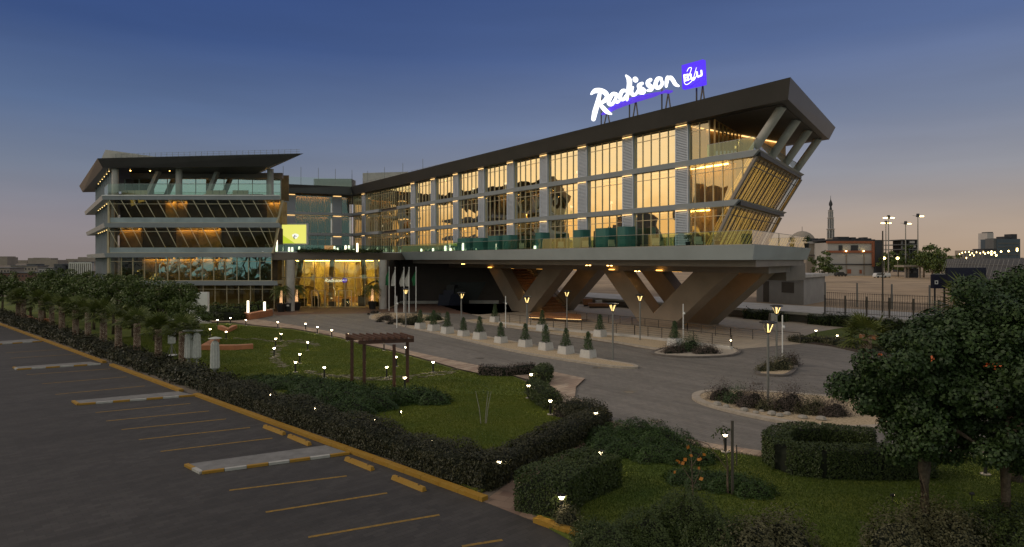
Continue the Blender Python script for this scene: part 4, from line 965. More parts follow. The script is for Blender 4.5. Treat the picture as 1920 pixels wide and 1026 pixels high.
# ------------------------------------------------------------------ bollard lamps
bl = thing('bollard_lamp', 'bollard', 'bollard light', (0,0,0), 'low garden bollard lamps')
MB().lathe([(.17,0),(.17,.04),(.12,.05)], 14).build('base', M['white_stone'], bl, world=False)
MB().lathe([(.055,.04),(.055,.62),(.065,.64)], 12).build('post', M['black_metal'], bl, world=False)
MB().lathe([(.05,.662),(.105,.762)], 14).build('light_cone', M['lamp_white'], bl, world=False)
MB().lathe([(.135,.765),(.135,.785),(.05,.80)], 14).build('cap', M['black_metal'], bl, world=False)
BP = Proto(bl)
bol = [((394,617),'on the lawn left of the small terracotta bench'),((424,622),'just in front of the small terracotta bench'),((432,596),'at the lawn corner nearest the clipped entrance hedge'),((461,600),'at the lawn edge below the glowing entrance light tubes'),
((521,604),'at the lawn edge, leftmost of the four lining the driveway curve'),((573,607),'at the lawn edge in front of the left round entrance column'),((595,613),'second from the top of the driveway paving strip'),((622,619),'third from the top of the driveway paving strip'),((651,626),'at the lawn edge touching the pergola roof corner'),
((527,626),'upper one of the three beside the curved stepping stones'),((517,635),'middle one of the three beside the curved stepping stones'),((514,653),'on lawn right of the big terracotta bench'),((577,642),'alone on the open lawn left of the pergola'),((562,664),'inside the curve of stepping stones'),((554,679),'below the stepping stone curve beside the juniper bed'),((608,689),'on the lawn between juniper bed and pergola left post'),
((720,642),'seen between the pergola posts near the paving strip'),((761,651),'against the right pergola post at the lawn edge'),((743,669),'behind the pergola between its two right posts'),((725,688),'under the pergola beside the stepping stones'),((759,708),'in the juniper bed at the right pergola post'),((812,679),'at the lawn edge right of the pergola'),
((996,702),'inside the corner of the small hedge at the lawn tip'),((991,723),'at the left end of the short hedge by the paved corner'),((1032,751),'between the short hedge and the pink flowers'),((1117,774),'on top of the hedge corner by the road'),((1016,821),'on the lawn side of the hedge halfway down the path'),((936,865),'largest one on the main lawn side of the long hedge'),
((1127,848),'between the clipped hedge block and the juniper mass'),((1053,931),'nearest the camera beside the clipped hedge and yellow kerb'),((1360,815),'in front of the staked sapling by the road'),((1371,638),'at the right end of the grey ramp railing'),((1530,620),'upper one on the far right lawn'),((1570,629),'lower one on the far right lawn'),((1848,853),'half hidden behind the right hand tree trunks'),((408,600),'beside the low hedge by the white panel')]
for (x,y), tx_ in bol:
    Z = 7.22*F/(y-HY); BP.place(((x-HX)*Z/F, Z, .05), random.uniform(0,6), 'black garden bollard lamp ' + tx_)
# spotlights in the shrubs
sp = thing('garden_spotlight', 's', 'spotlight', (0,0,0), 'small garden spotlights')
MB().tube([(0,0,0),(0,0,.18)], .015, 6).build('stake', M['black_metal'], sp, world=False)
MB().tube([(-.05,.03,.22),(.05,-.03,.22)], .045, 10, .06).build('housing', M['black_metal'], sp, world=False)
MB().tube([(.05,-.03,.22),(.056,-.034,.22)], .052, 10).build('lens', M['lamp_white'], sp, world=False)
SP = Proto(sp)
for (x,y), t in [((750,783),'on the lawn right of the juniper bed'),((505,769),'in the kerbside hedge below the juniper bed'),((588,798),'in the kerbside hedge left of the wheel stops'),((700,820),'in the kerbside hedge above the wide divider'),((807,867),'in the kerbside hedge near the nearest wheel stop'),((1673,945),'on the grass left of the front tree trunk'),((1822,942),'on the grass right of the front tree trunk')]:
    g = G(x,y); SP.place((g.x,g.y,.6 if 'hedge' in t else .06), .6, 'small lit garden spotlight ' + t)
# ------------------------------------------------------------------ street lamps
sl_ = thing('street_lamp', 'l', 'street lamp', (0,0,0), 'street lamps with flared heads along the drive')
MB().lathe([(.14,0),(.14,.03),(.075,.06),(.07,3.7),(.05,3.72),(.05,3.95)], 14).build('pole', M['pole_grey'], sl_, world=False)
hd = MB()
for k in range(4):
    a = math.pi/4 + k*math.pi/2; hd.bar((.06*math.cos(a),.06*math.sin(a),3.93),(.32*math.cos(a),.32*math.sin(a),4.50), .03)
hd.build('head_frame', M['black_metal'], sl_, world=False)
for k in range(4):
    a = k*math.pi/2+.3; MB().bar((.07*math.cos(a),.07*math.sin(a),3.97),(.25*math.cos(a),.25*math.sin(a),4.42), .04).build('light_bar', M['lamp_warm'], sl_, world=False)
MB().lathe([(.10,3.90),(.10,3.96)], 14).build('collar', M['black_metal'], sl_, world=False)
MB().lathe([(.46,4.50),(.48,4.54),(.30,4.60),(.05,4.62)], 24).build('cap', M['black_metal'], sl_, world=False)
SLP = Proto(sl_)
for (x,y), t in [((761,541),'beside the flagpoles'),((865,548),'in the planter row before the first V support'),((988,555),'right of the first V support'),((1063,545),'seen against the first back V support'),((1149,568),'at the near end of the planter row'),((1200,552),'in front of the second V support'),((1456,572),'on the small planted island, behind the taller looking one'),((1440,602),'nearest the camera on the roundabout island')]:
    Z = 3.4*F/(y-HY); SLP.place(((x-HX)*Z/F, Z, 0), random.uniform(0,1.5), 'slim grey street lamp ' + t)
wpole = thing('white_pole', 'p', 'pole', (0,0,0), 'thin white equipment poles')
MB().lathe([(.05,0),(.045,3.75)], 10).build('pole', M['white'], wpole, world=False)
MB().lathe([(.10,2.75),(.13,2.82),(.10,2.95)], 10, (.06,-.05,0)).build('camera_dome', M['white'], wpole, world=False)
MB().bar((-.35,0,2.98),(.3,0,2.98),.03).build('cross_arm', M['steel'], wpole, world=False)
WP = Proto(wpole)
for (x,y), t in [((744,555),'standing in front of the flagpoles'),((948,555),'beside the first V support'),((1281,570),'on the round planted island'),((1467,591),'on the small planted island')]:
    Z = 4.25*F/(y-HY); WP.place(((x-HX)*Z/F, Z, 0), 0, 'thin white pole with small camera dome ' + t)
# ------------------------------------------------------------------ flags
GREEN = mat('flag_green', (.02,.16,.06), .8, .2, 3); WHT = mat('flag_white', (.55,.54,.50), .8, .12, 3)
for i, (x, yb, col) in enumerate([(729.6,583,'green'),(741,586,'white'),(757.5,587,'white'),(767,587,'white'),(780,584,'green')]):
    Z = 9600/(yb-HY); t = thing('flagpole', 'tall white flagpole with limp %s flag, %s of five beside the entrance canopy' % (col, ORD[i]) , 'flagpole', ((x-HX)*Z/F, Z, 0), 'flagpoles by the entrance')
    MB().lathe([(.09,0),(.045,6.75)], 10).build('pole', M['white'], t, world=False); MB().lathe([(.02,6.75),(.08,6.82),(.02,6.9)], 10).build('finial', M['white'], t, world=False)
    vs, fs = [], []; n1, n2 = 10, 12
    for a in range(n1+1):
        for b in range(n2+1):
            u, v = a/n1, b/n2; wd = .12 + .5*math.sin(min(1, v*1.25)*math.pi*.62)**1.3
            vs.append((-.05 - wd*u*(.9+.1*math.sin(v*7+i)), .10*math.sin(u*14+v*3+i)*u, 6.6 - 2.6*v - .35*u*(1-v)))
    fs = [(a*(n2+1)+b, (a+1)*(n2+1)+b, (a+1)*(n2+1)+b+1, a*(n2+1)+b+1) for a in range(n1) for b in range(n2)]
    mobj('flag', mesh_join_tri(vs, fs, 'flag', GREEN if col == 'green' else WHT), t)
# ------------------------------------------------------------------ planters with cone shrubs
pls = []
for s in range(2):
    pl = thing('cone_shrub_planter', 'p', 'planter', (0,0,0), 'pale concrete planters with clipped cone shrubs')
    mb = MB(); q = lambda h: [V((-h,-h,0)),V((h,-h,0)),V((h,h,0)),V((-h,h,0))]
    b_, t_, i_ = .50, .43, .36
    mb.loft([p for p in q(b_)], [p+V((0,0,.66)) for p in q(t_)], cap1=False)
    o4 = [p+V((0,0,.66)) for p in q(t_)]; n4 = [p+V((0,0,.66)) for p in q(i_)]; l4 = [p+V((0,0,.56)) for p in q(i_)]
    mb.add(o4+n4+l4, [(i,(i+1)%4,4+(i+1)%4,4+i) for i in range(4)] + [(4+i,4+(i+1)%4,8+(i+1)%4,8+i) for i in range(4)])
    mb.build('box', M['planter_white'], pl, world=False); MB().poly(l4).build('soil', M['soil'], pl, world=False)
    MB().tube([(0,0,.5),(0.03,0,1.5)], .03, 6).build('stem', M['trunk'], pl, world=False)
    k = 1700; z = RNG.random(k)**1.25; a = RNG.random(k)*6.283; rad = (.31*(1-z)**.7+.05)*(1+.26*np.sin(a*2+z*7+s*2)+.18*np.sin(a*5+z*17)+RNG.normal(size=k)*.20)
    c = np.stack([rad*np.cos(a), rad*np.sin(a), .72+z*1.45], 1); n = np.stack([np.cos(a),np.sin(a),np.full(k,.5)],1) + RNG.normal(size=(k,3))*.5
    mobj('foliage', leaf_mesh('foliage', c, n, RNG.uniform(.05,.11,k), M['leaf_cone'], .6), pl); pls.append(Proto(pl))
row = [(787,619),(812,623),(838,628),(868.5,633),(899,639),(939,646),(985,653.5),(1024,660),(1062,667),(1104,674.5)]
PANG = math.atan2(U.y, U.x) + .12
for i,(x,y) in enumerate(row):
    g = G(x,y); pls[i % 2].place((g.x, g.y+.45, .12), PANG + random.uniform(-.06,.06), 'white concrete planter with cone shrub, %s from the left in the ten planter roadside row' % ORD[i], (random.uniform(.95,1.1), random.uniform(.95,1.1), random.uniform(.88,1.08)))
for (x,y),t in [((928,606),'alone left of the grey ramp railing start'),((1017,623),'behind the row against the left part of the ramp railing'),((1126,634),'against the middle of the ramp railing'),((1267,652),'at the near right end of the ramp railing')]:
    g = G(x,y); pls[0].place((g.x, g.y+.4, .12), PANG, 'white planter with cone shrub ' + t, 1.05)
# ------------------------------------------------------------------ pergola
pg = thing('pergola', 'dark wooden pergola with slatted roof on the lawn', 'pergola', G(683,724))
PP = [G(660,716), G(683,724), G(739,728), G(764,719)]
for p in PP: MB().loft([p+V((x,y,0)) for x,y in ((-.09,-.09),(.09,-.09),(.09,.09),(-.09,.09))],[p+V((x,y,2.72)) for x,y in ((-.09,-.09),(.09,-.09),(.09,.09),(-.09,.09))]).build('post', M['pergola_wood'], pg)
bm_ = [(P(648,641,42.0), P(757,636,42.6)), (P(672,647,39.9), P(776,638.5,41.0))]
zb = 2.72
for (a, b) in bm_:
    a = V((a.x,a.y,zb)); b = V((b.x,b.y,zb)); MB().bar(a+V((0,0,.12)), b+V((0,0,.12)), .12, .24).build('beam', M['pergola_wood'], pg)
for i in range(9):
    s = (i+.3)/8.6; a = V((bm_[0][0].x,bm_[0][0].y,0)).lerp(V((bm_[0][1].x,bm_[0][1].y,0)), s); b = V((bm_[1][0].x,bm_[1][0].y,0)).lerp(V((bm_[1][1].x,bm_[1][1].y,0)), s); d = (b-a)*.14
    MB().bar(a-d+V((0,0,zb+.33)), b+d+V((0,0,zb+.33)), .07, .18).build('rafter', M['pergola_wood'], pg)
# ------------------------------------------------------------------ terracotta benches
def bench(pts, label, h=.48, wd=.55, group='low terracotta garden benches'):
    """angular bench wall, mitred, following ground pixels"""
    q = [G(x,y,.0) for x,y in pts]; t = thing('garden_bench', label, 'bench', q[0], group); n = len(q); lf, rt_ = [], []
    for i in range(n):
        d1 = (q[i]-q[max(i-1,0)]); d2 = (q[min(i+1,n-1)]-q[i]); d1 = d1.normalized() if d1.length else d2.normalized(); d2 = d2.normalized() if d2.length else d1
        m_ = (d1+d2).normalized(); nn = V((-m_.y,m_.x,0)); k = 1/max(.5, m_.dot(d1)); lf.append(q[i]+nn*wd/2*k); rt_.append(q[i]-nn*wd/2*k)
    ring = lf + rt_[::-1]; mb = MB(); fs = []
    o = len(ring); v0 = [p+V((0,0,.02)) for p in ring]; v1 = [p+V((0,0,h-.06)) for p in ring]
    c = lambda p, i: p
    mb.add(v0+v1, [(i,(i+1)%o,o+(i+1)%o,o+i) for i in range(o)]); mb.build('base', M['terracotta'], t)
    mb = MB(); e = 1.06
    for i in range(n-1):
        a,b,c_,d_ = lf[i],lf[i+1],rt_[i+1],rt_[i]; mb.loft([p+V((0,0,h-.058)) for p in (a,b,c_,d_)],[p+V((0,0,h)) for p in (a,b,c_,d_)])
    mb.build('seat', mat('terracotta_top', (.52,.24,.13), .7, .15, 2), t); return t
bench([(406,643),(383,657),(443,657),(474,655)], 'large angled terracotta bench on the lawn in front of the folded parasols')
bench([(413,618),(428,624),(440,617)], 'small angled terracotta bench on the lawn behind the large one')
bench([(52,598),(66,606),(93,604)], 'terracotta bench partly hidden behind the leftmost palms')
bench([(88,619),(102,623),(124,622)], 'terracotta bench among the palm trunks near the kerb')
bench([(1612,636),(1640,638),(1668,636)], 'low terracotta bench on the far right lawn')
bench([(452,598),(468,600),(505,592)], 'terracotta planter bench with light tubes by the entrance', .9, 1.0, None)
# light tubes
for (x,y0,y1,Z), t in [((465,564,589,86),'tall, on the terracotta planter'),((496,566,583,89),'shorter, at the planter end by the column')]:
    b = P(x,y1,Z); o = thing('light_tube', 'glowing white light tube standing ' + t, 'lamp', b, 'glowing light tubes at the entrance')
    MB().lathe([(.20,-.15),(.20,0)], 12).build('foot', M['steel'], o, world=False); MB().lathe([(.14,0),(.16,.3),(.14,(y1-y0)*Z/F)], 12).build('tube', M['lantern'], o, world=False)
# folded parasols
pr = thing('folded_parasol', 'p', 'parasol', (0,0,0), 'closed white parasols on the lawn')
mb = MB(); n = 20; prof = [(.17,.95),(.26,1.05),(.25,1.9),(.22,2.6),(.10,2.78)]
vs = []
for i_, (r_, z) in enumerate(prof):
    for k in range(n): a = 6.283*k/n; q = r_*(1 + (.13 if k % 2 else -.08)); vs.append((q*math.cos(a), q*math.sin(a), z))
mb.add(vs, [(i*n+k, i*n+(k+1)%n, (i+1)*n+(k+1)%n, (i+1)*n+k) for i in range(4) for k in range(n)] + [tuple(4*n+k for k in range(n)), tuple(range(n-1,-1,-1))]); mb.build('canopy', M['fabric'], pr, world=False)
MB().lathe([(.035,0),(.035,2.95)], 8).build('pole', M['steel'], pr, world=False); MB().lathe([(.38,2.9),(.42,2.93),(.1,3.02)], 12).build('top_cap', M['fabric'], pr, world=False)
for a in (0.4,1.97,3.54,5.11): MB().bar((.05*math.cos(a),.05*math.sin(a),.9),(.36*math.cos(a),.36*math.sin(a),.03), .03).build('stay', M['steel'], pr, world=False)
MB().lathe([(.42,0),(.42,.06),(.08,.10)], 14).build('base', M['white'], pr, world=False)
PR = Proto(pr)
for (x,y),t in [((403,722),'alone, nearest the juniper bed'),((369,699),'right one of the close pair beside the last palm'),((354,699),'left one of the close pair beside the last palm'),((322,668),'farthest, behind the palm trunks')]:
    g = G(x,y); PR.place((g.x,g.y,.05), random.uniform(0,2), 'closed white parasol with raised cap ' + t)
# white panel by the left block
wpn = thing('white_panel_wall', 'tall plain white freestanding panel wall between trees and glass facade', 'wall', G(370,607)); Zp = 80
MB().box((349-HX)*Zp/F,(389-HX)*Zp/F,Zp,Zp+.5,0,8-(548-HY)*Zp/F).build('panel', M['white'], wpn); MB().box((340-HX)*Zp/F,(392-HX)*Zp/F,Zp-.2,Zp+.7,0,.3).build('footing', M['concrete'], wpn)

# ------------------------------------------------------------------ ramp railings
def railing(pts, label, step=2.0, h=1.0, group='ramp railings', nm='ramp_railing', wires=4, base=None, m='rail'):
    t = thing(nm, label, 'railing', pts[0], group); mb = MB(); wr = MB()
    for a, b in zip(pts[:-1], pts[1:]):
        L = (b-a).length; n = max(1, round(L/step))
        for i in range(n+1): p = a+(b-a)*i/n; MB().bar(p, p+V((0,0,h)), .07).build('post', M[m], t)
        for k in range(1, wires+1): wr.bar(a+V((0,0,h*k/(wires+1))), b+V((0,0,h*k/(wires+1))), .022)
        mb.bar(a+V((0,0,h)), b+V((0,0,h)), .07)
    mb.build('handrail', M[m], t); wr.build('rail_wire', M[m], t)
    if base:
        bb = MB()
        for a, b in zip(pts[:-1], pts[1:]):
            q = strip_pts(a, b, .4); bb.loft([V((p.x,p.y,0)) for p in q],[V((p.x,p.y,base)) for p in q])
        bb.build('base_wall', M['concrete'], t)
    return t
railing([G(x,y,.35) for x,y in ((937,603),(1060,617),(1190,628),(1268,637),(1372,650))], 'front ramp railing on a pale low wall, nearer the planters', base=.35)
railing([G(x,y,0) for x,y in ((1062,598),(1185,610),(1289,622),(1370,633),(1500,644))], 'back ramp railing beyond the pale walkway under the V supports')
# tall site fence on the plateau edge
ft = thing('bar_fence', 'tall dark vertical bar fence on the edge of the raised concrete walkway', 'fence', T(20,78,ZR))
t0_, t1_ = tx(1545, 77.4), -8.0; k = t0_; i = 0
while k > t1_:
    if i % 14 == 0: MB().bar(T(k,77.6,ZR), T(k,77.6,ZR+2.35), .14).build('post', M['rail'], ft)
    i += 1; k -= .18
pk = MB(); k = t0_
while k > t1_: pk.bar(T(k,77.6,ZR+.12), T(k,77.6,ZR+1.95), .028); k -= .18
pk.build('bars', M['rail'], ft); MB().bar(T(t0_,77.6,ZR+.3), T(t1_,77.6,ZR+.3), .05).build('lower_rail', M['rail'], ft); MB().bar(T(t0_,77.6,ZR+1.8), T(t1_,77.6,ZR+1.8), .05).build('upper_rail', M['rail'], ft)
f2 = thing('bar_fence', 'second bar fence with tall posts further back on the sand', 'fence', T(8,92,ZR)); pk = MB(); k = tx(1548, 92)
kk = k
while k > -22: 
    pk.bar(T(k,92,ZR), T(k,92,ZR+2.0), .03); k -= .3
pk.build('bars', M['rail'], f2); MB().bar(T(kk,92,ZR+1.9), T(-22,92,ZR+1.9), .05).build('upper_rail', M['rail'], f2)
for i in range(9): p = T(kk-i*4.6,91.9,ZR); MB().bar(p, p+V((0,0,3.4)), .16).build('post', M['pole_grey'], f2)
# wooden stair underside and plank platform under the hotel
st_ = thing('wooden_stair', 'warm lit wooden staircase underside descending between the V supports', 'staircase', P(1030,585,98))
a, b = P(968,507,106), P(1042,584,97); sd = V((1.6,.6,0))
MB().loft([a-sd+V((0,0,-.1)), a+sd+V((0,0,-.1)), b+sd+V((0,0,-.1)), b-sd+V((0,0,-.1))],[a-sd+V((0,0,.25)), a+sd+V((0,0,.25)), b+sd+V((0,0,.25)), b-sd+V((0,0,.25))]).build('soffit', M['wood'], st_)
for i in range(14):
    p = a.lerp(b, (i+.5)/14)+V((0,0,.35)); MB().loft([p-sd*.95+V((-.2,-.2,0)),p+sd*.95+V((-.2,-.2,0)),p+sd*.95+V((.2,-.0,0)),p-sd*.95+V((.2,0,0))],[p-sd*.95+V((-.2,-.2,.16)),p+sd*.95+V((-.2,-.2,.16)),p+sd*.95+V((.2,0,.16)),p-sd*.95+V((.2,0,.16))]).build('tread', M['wood'], st_)
MB().bar(a+sd*1.05+V((0,0,.9)), b+sd*1.05+V((0,0,.9)), .08).build('handrail', M['rail'], st_); MB().bar(a-sd*.9-V((0,0,.16)), b-sd*.9-V((0,0,.16)), .1,.05).build('light_strip', M['cove_white'], st_)
pf_ = thing('plank_platform', 'long low wooden plank platform with glowing lower edge behind the railing', 'platform', G(1040,604))
q = [G(992,594,.5),G(1090,598,.5),G(1088,592,.5),G(1000,588,.5)]
MB().loft([V((p.x,p.y,.42)) for p in q],[V((p.x,p.y,.75)) for p in q]).build('deck', M['wood'], pf_); c = sum(q, V())/4; qi = [c+(p-c)*.9 for p in q]
MB().loft([V((p.x,p.y,.0)) for p in qi],[V((p.x,p.y,.42)) for p in qi]).build('plinth', M['dark_wall'], pf_); MB().bar(V((q[0].x,q[0].y-.05,.40)),V((q[1].x,q[1].y-.05,.40)),.04).build('light_strip', M['cap_light'], pf_)
for (x,y,wd),t in [((1102,575,1.6),'square, left, under the raised walkway'),((1124,578,3.6),'long, right, under the raised walkway')]:
    p = G(x,y); o = thing('wooden_bench', 'orange wooden bench, ' + t, 'bench', p, 'wooden benches under the walkway'); MB().box(p.x-wd/2,p.x+wd/2,p.y,p.y+1,.3,.8 if wd>2 else 1.3).build('seat', M['wood'], o); MB().box(p.x-wd/2+.2,p.x+wd/2-.2,p.y+.1,p.y+.9,0,.3).build('base', M['dark_wall'], o)
# dark geometric sculpture in front of the dark wall
sc_ = thing('cube_sculpture', 'pile of dark tilted cubes in front of the dark wall', 'sculpture', G(843,573))
for x,y,s in ((832,561,2.0),(842,552,1.9),(852,561,2.2),(846,541,1.5),(857,547,1.4)):
    p = P(x,y,112.5); r = random.uniform(-.4,.4); ca_, sa_ = math.cos(r), math.sin(r); q = [V((p.x+s/2*(u*ca_-v*sa_), p.y+s/2*(u*sa_+v*ca_), 0)) for u,v in ((-1,-1),(1,-1),(1,1),(-1,1))]
    MB().loft([w_+V((0,0,max(0,p.z-s*.62))) for w_ in q],[w_*1.0+V((.15*s,0,p.z+s*.42)) for w_ in q]).build('cube', M['navy'] if s>1.8 else M['black_metal'], sc_)
# entrance potted palms, bin, lanterns, LED screen, terrace furniture
pots = []
for (x,y),t in [((527,585),'left of the left round column'),((556,582),'right of the left round column'),((698,580),'left of the right round column')]:
    g = G(x,y); o = thing('potted_palm', 'palm wound with lights in dark tapered pot ' + t, 'potted palm', g, 'potted palms at the entrance')
    MB().lathe([(.45,0),(.72,1.25),(.62,1.28),(.58,1.15)], 18).build('pot', M['black_metal'], o, world=False)
    MB().lathe([(.18,1.1),(.12,3.6)], 10).build('trunk', M['trunk'], o, world=False)
    mb = MB()
    fp = []
    for i in range(150): a = i*.6; fp.append(((.20-.0004*i)*math.cos(a), (.20-.0004*i)*math.sin(a), 1.35+i*.014))
    mb.tube(fp, .022, 5); mb.build('fairy_lights', M['fairy'], o, world=False)
    vs, fs = [], []
    for i in range(30):
        a = i*2.39996; e = .9-1.3*(i/30); L = 1.7
        pts = [V((0,0,3.6)) + V((math.cos(a)*math.cos(e)*L*s, math.sin(a)*math.cos(e)*L*s, math.sin(e)*L*s - 1.0*s*s)) for s in (0,.25,.5,.75,1)]
        sdv = V((-math.sin(a), math.cos(a), 0))
        for j in range(4):
            p0, p1 = pts[j], pts[j+1]
            for s_ in (-1,1):
                for f_ in (0,.33,.66):
                    b0 = len(vs); p = p0.lerp(p1, f_); q_ = p0.lerp(p1, f_+.25); vs += [tuple(p), tuple(q_), tuple(q_ + sdv*s_*.42 + V((0,0,-.22)) + (p1-p0)*.4)]; fs.append((b0,b0+1,b0+2))
    mobj('crown', mesh_join_tri(vs, fs, 'crown', M['leaf_palm']), o)
g = G(541,584); o = thing('valet_stand', 'small black cabinet stand left of the left entrance column', 'stand', g)
MB().box(-.42,.42,-.3,.3,.06,1.25).build('cabinet', M['black_metal'], o, world=False); MB().loft([V((-.46,-.34,1.25)),V((.46,-.34,1.25)),V((.46,.34,1.25)),V((-.46,.34,1.25))],[V((-.46,-.34,1.3)),V((.46,-.34,1.3)),V((.46,.34,1.42)),V((-.46,.34,1.42))]).build('top', M['steel'], o, world=False); MB().box(-.2,.2,-.33,-.30,.8,1.05).build('notice', M['white'], o, world=False)
ls = thing('led_screen', 'large bright yellow LED screen in grey frame on the entrance terrace', 'screen', (-37.5,110,9.2))
Zs = 110; X0_,X1_ = (529-HX)*Zs/F,(574-HX)*Zs/F; z0_,z1_ = 8-(456.5-HY)*Zs/F, 8-(421.5-HY)*Zs/F
MB().box(X0_-.25,X1_+.25,Zs+.02,Zs+.5,z0_-.25,z1_+.22).build('frame', M['louvre'], ls)
for X in (X0_+.3,X1_-.3): MB().box(X-.12,X+.12,Zs+.1,Zs+.35,9.16,z0_-.25).build('leg', M['steel'], ls)
scr = MB().box(X0_,X1_,Zs-.04,Zs+.015,z0_,z1_).build('display', emis('led_yellow', (.86,.84,.16), .72), ls)
MB().add([V((X0_,Zs-.05,z0_)),V((X0_+2.2,Zs-.05,z0_)),V((X0_,Zs-.05,z0_+1.5))],[(0,1,2)]).build('picture_band', emis('led_green', (.55,.66,.03), .7), scr)
cx_, cz_ = X0_+2.3, z0_+1.25
MB().loft([V((cx_+.55*math.cos(a)*(1+.2*math.sin(3*a)),Zs-.06,cz_+.45*math.sin(a))) for a in [k*.5236 for k in range(12)]],[V((cx_+.54*math.cos(a)*(1+.2*math.sin(3*a)),Zs-.065,cz_+.44*math.sin(a))) for a in [k*.5236 for k in range(12)]]).build('picture_shape', emis('led_white', (.9,.9,.8), .8), scr)
mb = MB()
for dx, dz, s in ((-.25,-.2,.16),(-.1,.05,.14),(.12,-.05,.1),(-.2,-.42,.13)): mb.box(cx_+dx-s/2,cx_+dx+s/2,Zs-.075,Zs-.07,cz_+dz-s,cz_+dz+s)
mb.build('picture_marks', M['black_metal'], scr)
ln = thing('terrace_lantern', 'l', 'lantern', (0,0,0), 'glowing lanterns on the terraces'); MB().lathe([(.16,0),(.16,.06)], 10).build('base', M['steel'], ln, world=False); MB().lathe([(.15,.06),(.17,.5),(.14,1.0),(.1,1.03)], 12).build('shade', M['lantern'], ln, world=False)
LNP = Proto(ln); DZ = 9.17
for i,(x,zs,Z) in enumerate([(518.6,1.9,100.5),(524,1.0,103),(529,1.05,105),(542,.9,107),(548,.9,107),(561,1.0,107),(596,.55,108),(627,1.05,106),(633,.8,107),(648,1.15,106),(654,1.15,107),(663,.6,107),(670,1.5,105),(688,.6,109)]):
    LNP.place(((x-HX)*Z/F, Z, DZ), 0, 'glowing white lantern on the entrance terrace, %s from the left' % ORD[i], (1,1,zs))
for i,(x,zs) in enumerate([(790,.55),(812,.6),(835,.9),(845,.5),(868,1.2),(1003,.5)]):
    D = 50.2; p = W(x,470,D); LNP.place((p.x,p.y,ZD), 0, 'glowing lantern behind the green balustrade, %s from the left' % ORD[i], (1,1,zs))
ob = thing('orange_kiosk', 'small glowing orange box kiosk on the entrance terrace', 'kiosk', (-31,108.5,DZ)); MB().box(-.7,.7,-.5,.5,0,1.2).build('body', emis('kiosk_orange', (.9,.28,.06), .6), ob, world=False); MB().box(-.8,.8,-.6,.6,1.2,1.3).build('lid', M['wood'], ob, world=False)
hedge('terrace_hedge', 'long low dark hedge behind the glass rail of the entrance canopy', 'hedge', [V((-34,101.6,DZ)), V((-22,108,DZ))], .8, .55, .22, 'leaf_box', per=1.2)
for i,(x0,x1,hh) in enumerate([(747,790,1.2),(795,846,1.15),(852,880,2.0),(882,905,1.9),(909,935,2.1),(938,957,2.1),(1000,1017,2.2),(1070,1092,2.25),(1110,1141,2.3),(1152,1177,2.35)]):
    D = 50.3; ta, tb_ = tx(x0,D), tx(x1,D); o = thing('cabana_screen', 'curved dark green cabana screen on the long terrace, %s from the left' % ORD[i], 'screen', T(ta,D,ZD), 'green cabana screens on the terrace')
    mb = MB(); n = 10; lo_ = []
    for k in range(n+1):
        s = k/n; a = abs(s*2-1)**6; lo_.append((ta+(tb_-ta)*s, D + 1.1*a))
    mb.loft([T(a,b,ZD) for a,b in lo_]+[T(a,b+.1,ZD) for a,b in lo_[::-1]], [T(a,b,ZD+hh) for a,b in lo_]+[T(a,b+.1,ZD+hh) for a,b in lo_[::-1]]); mb.build('panel', M['teal_panel'], o)
    mb = MB().tb(min(ta,tb_)+.3, max(ta,tb_)-.3, D+.5, D+1.1, ZD, ZD+.45); mb.build('sofa', M['sofa'], o)
for i,(x,) in enumerate([(978,),(1052,),(1098,),(1147,),(1230,),(1310,)]):
    D = 50.4; p = T(tx(x,D),D,ZD); o = thing('terrace_chair', 'yellow upholstered terrace chair behind the glass rail, %s from the left' % ORD[i], 'chair', p, 'terrace chairs on the long deck')
    MB().box(-.35,.35,-.3,.35,.2,.48).build('seat', M['sofa'], o, world=False); MB().box(-.35,.35,.25,.38,.48,.95).build('backrest', M['sofa'], o, world=False)
    for sx in (-.3,.3):
        for sy in (-.25,.3): MB().box(sx-.03,sx+.03,sy-.03,sy+.03,0,.2).build('leg', M['black_metal'], o, world=False)
for i,x in enumerate((1290,1345,1462)):
    p = W(x,460,50.6) if i<2 else T(38,66,ZD); o = thing('terrace_plant', 'dark leafy pot plant on the long terrace, %s from the left' % ORD[i], 'plant', V((p.x,p.y,ZD)), 'terrace pot plants'); MB().lathe([(.2,0),(.28,.5)], 10).build('pot', M['black_metal'], o, world=False)
    c, n = clump_cloud([((0,0,.9),.42),((.15,.1,1.15),.3)], 700); mobj('foliage', leaf_mesh('foliage', c, n, RNG.uniform(.1,.2,len(c)), M['leaf_cone'], .5), o)
# sofas on the left block top terrace
for i,(x0,x1) in enumerate([(222,272),(382,420),(432,462)]):
    Z = 100.8; a, b = (x0-HX)*Z/F, (x1-HX)*Z/F; o = thing('terrace_sofa', ['long pale cushioned sofa on the roof terrace, left one','pale sofa on the roof terrace, middle one','pale sofa on the roof terrace, right one'][i], 'sofa', (a, Z, 17.85), 'pale sofas on the roof terrace')
    MB().box(0,b-a,0,.9,.1,.5).build('seat', M['sofa'], o, world=False); n = max(2, round((b-a)/.95))
    for k in range(n): MB().box((b-a)*k/n+.04,(b-a)*(k+1)/n-.04,.7,.95,.5,1.15).build('back_cushion', M['sofa'], o, world=False)
    for x in (.1,b-a-.1): MB().box(x-.05,x+.05,.1,.8,0,.1).build('leg', M['black_metal'], o, world=False)
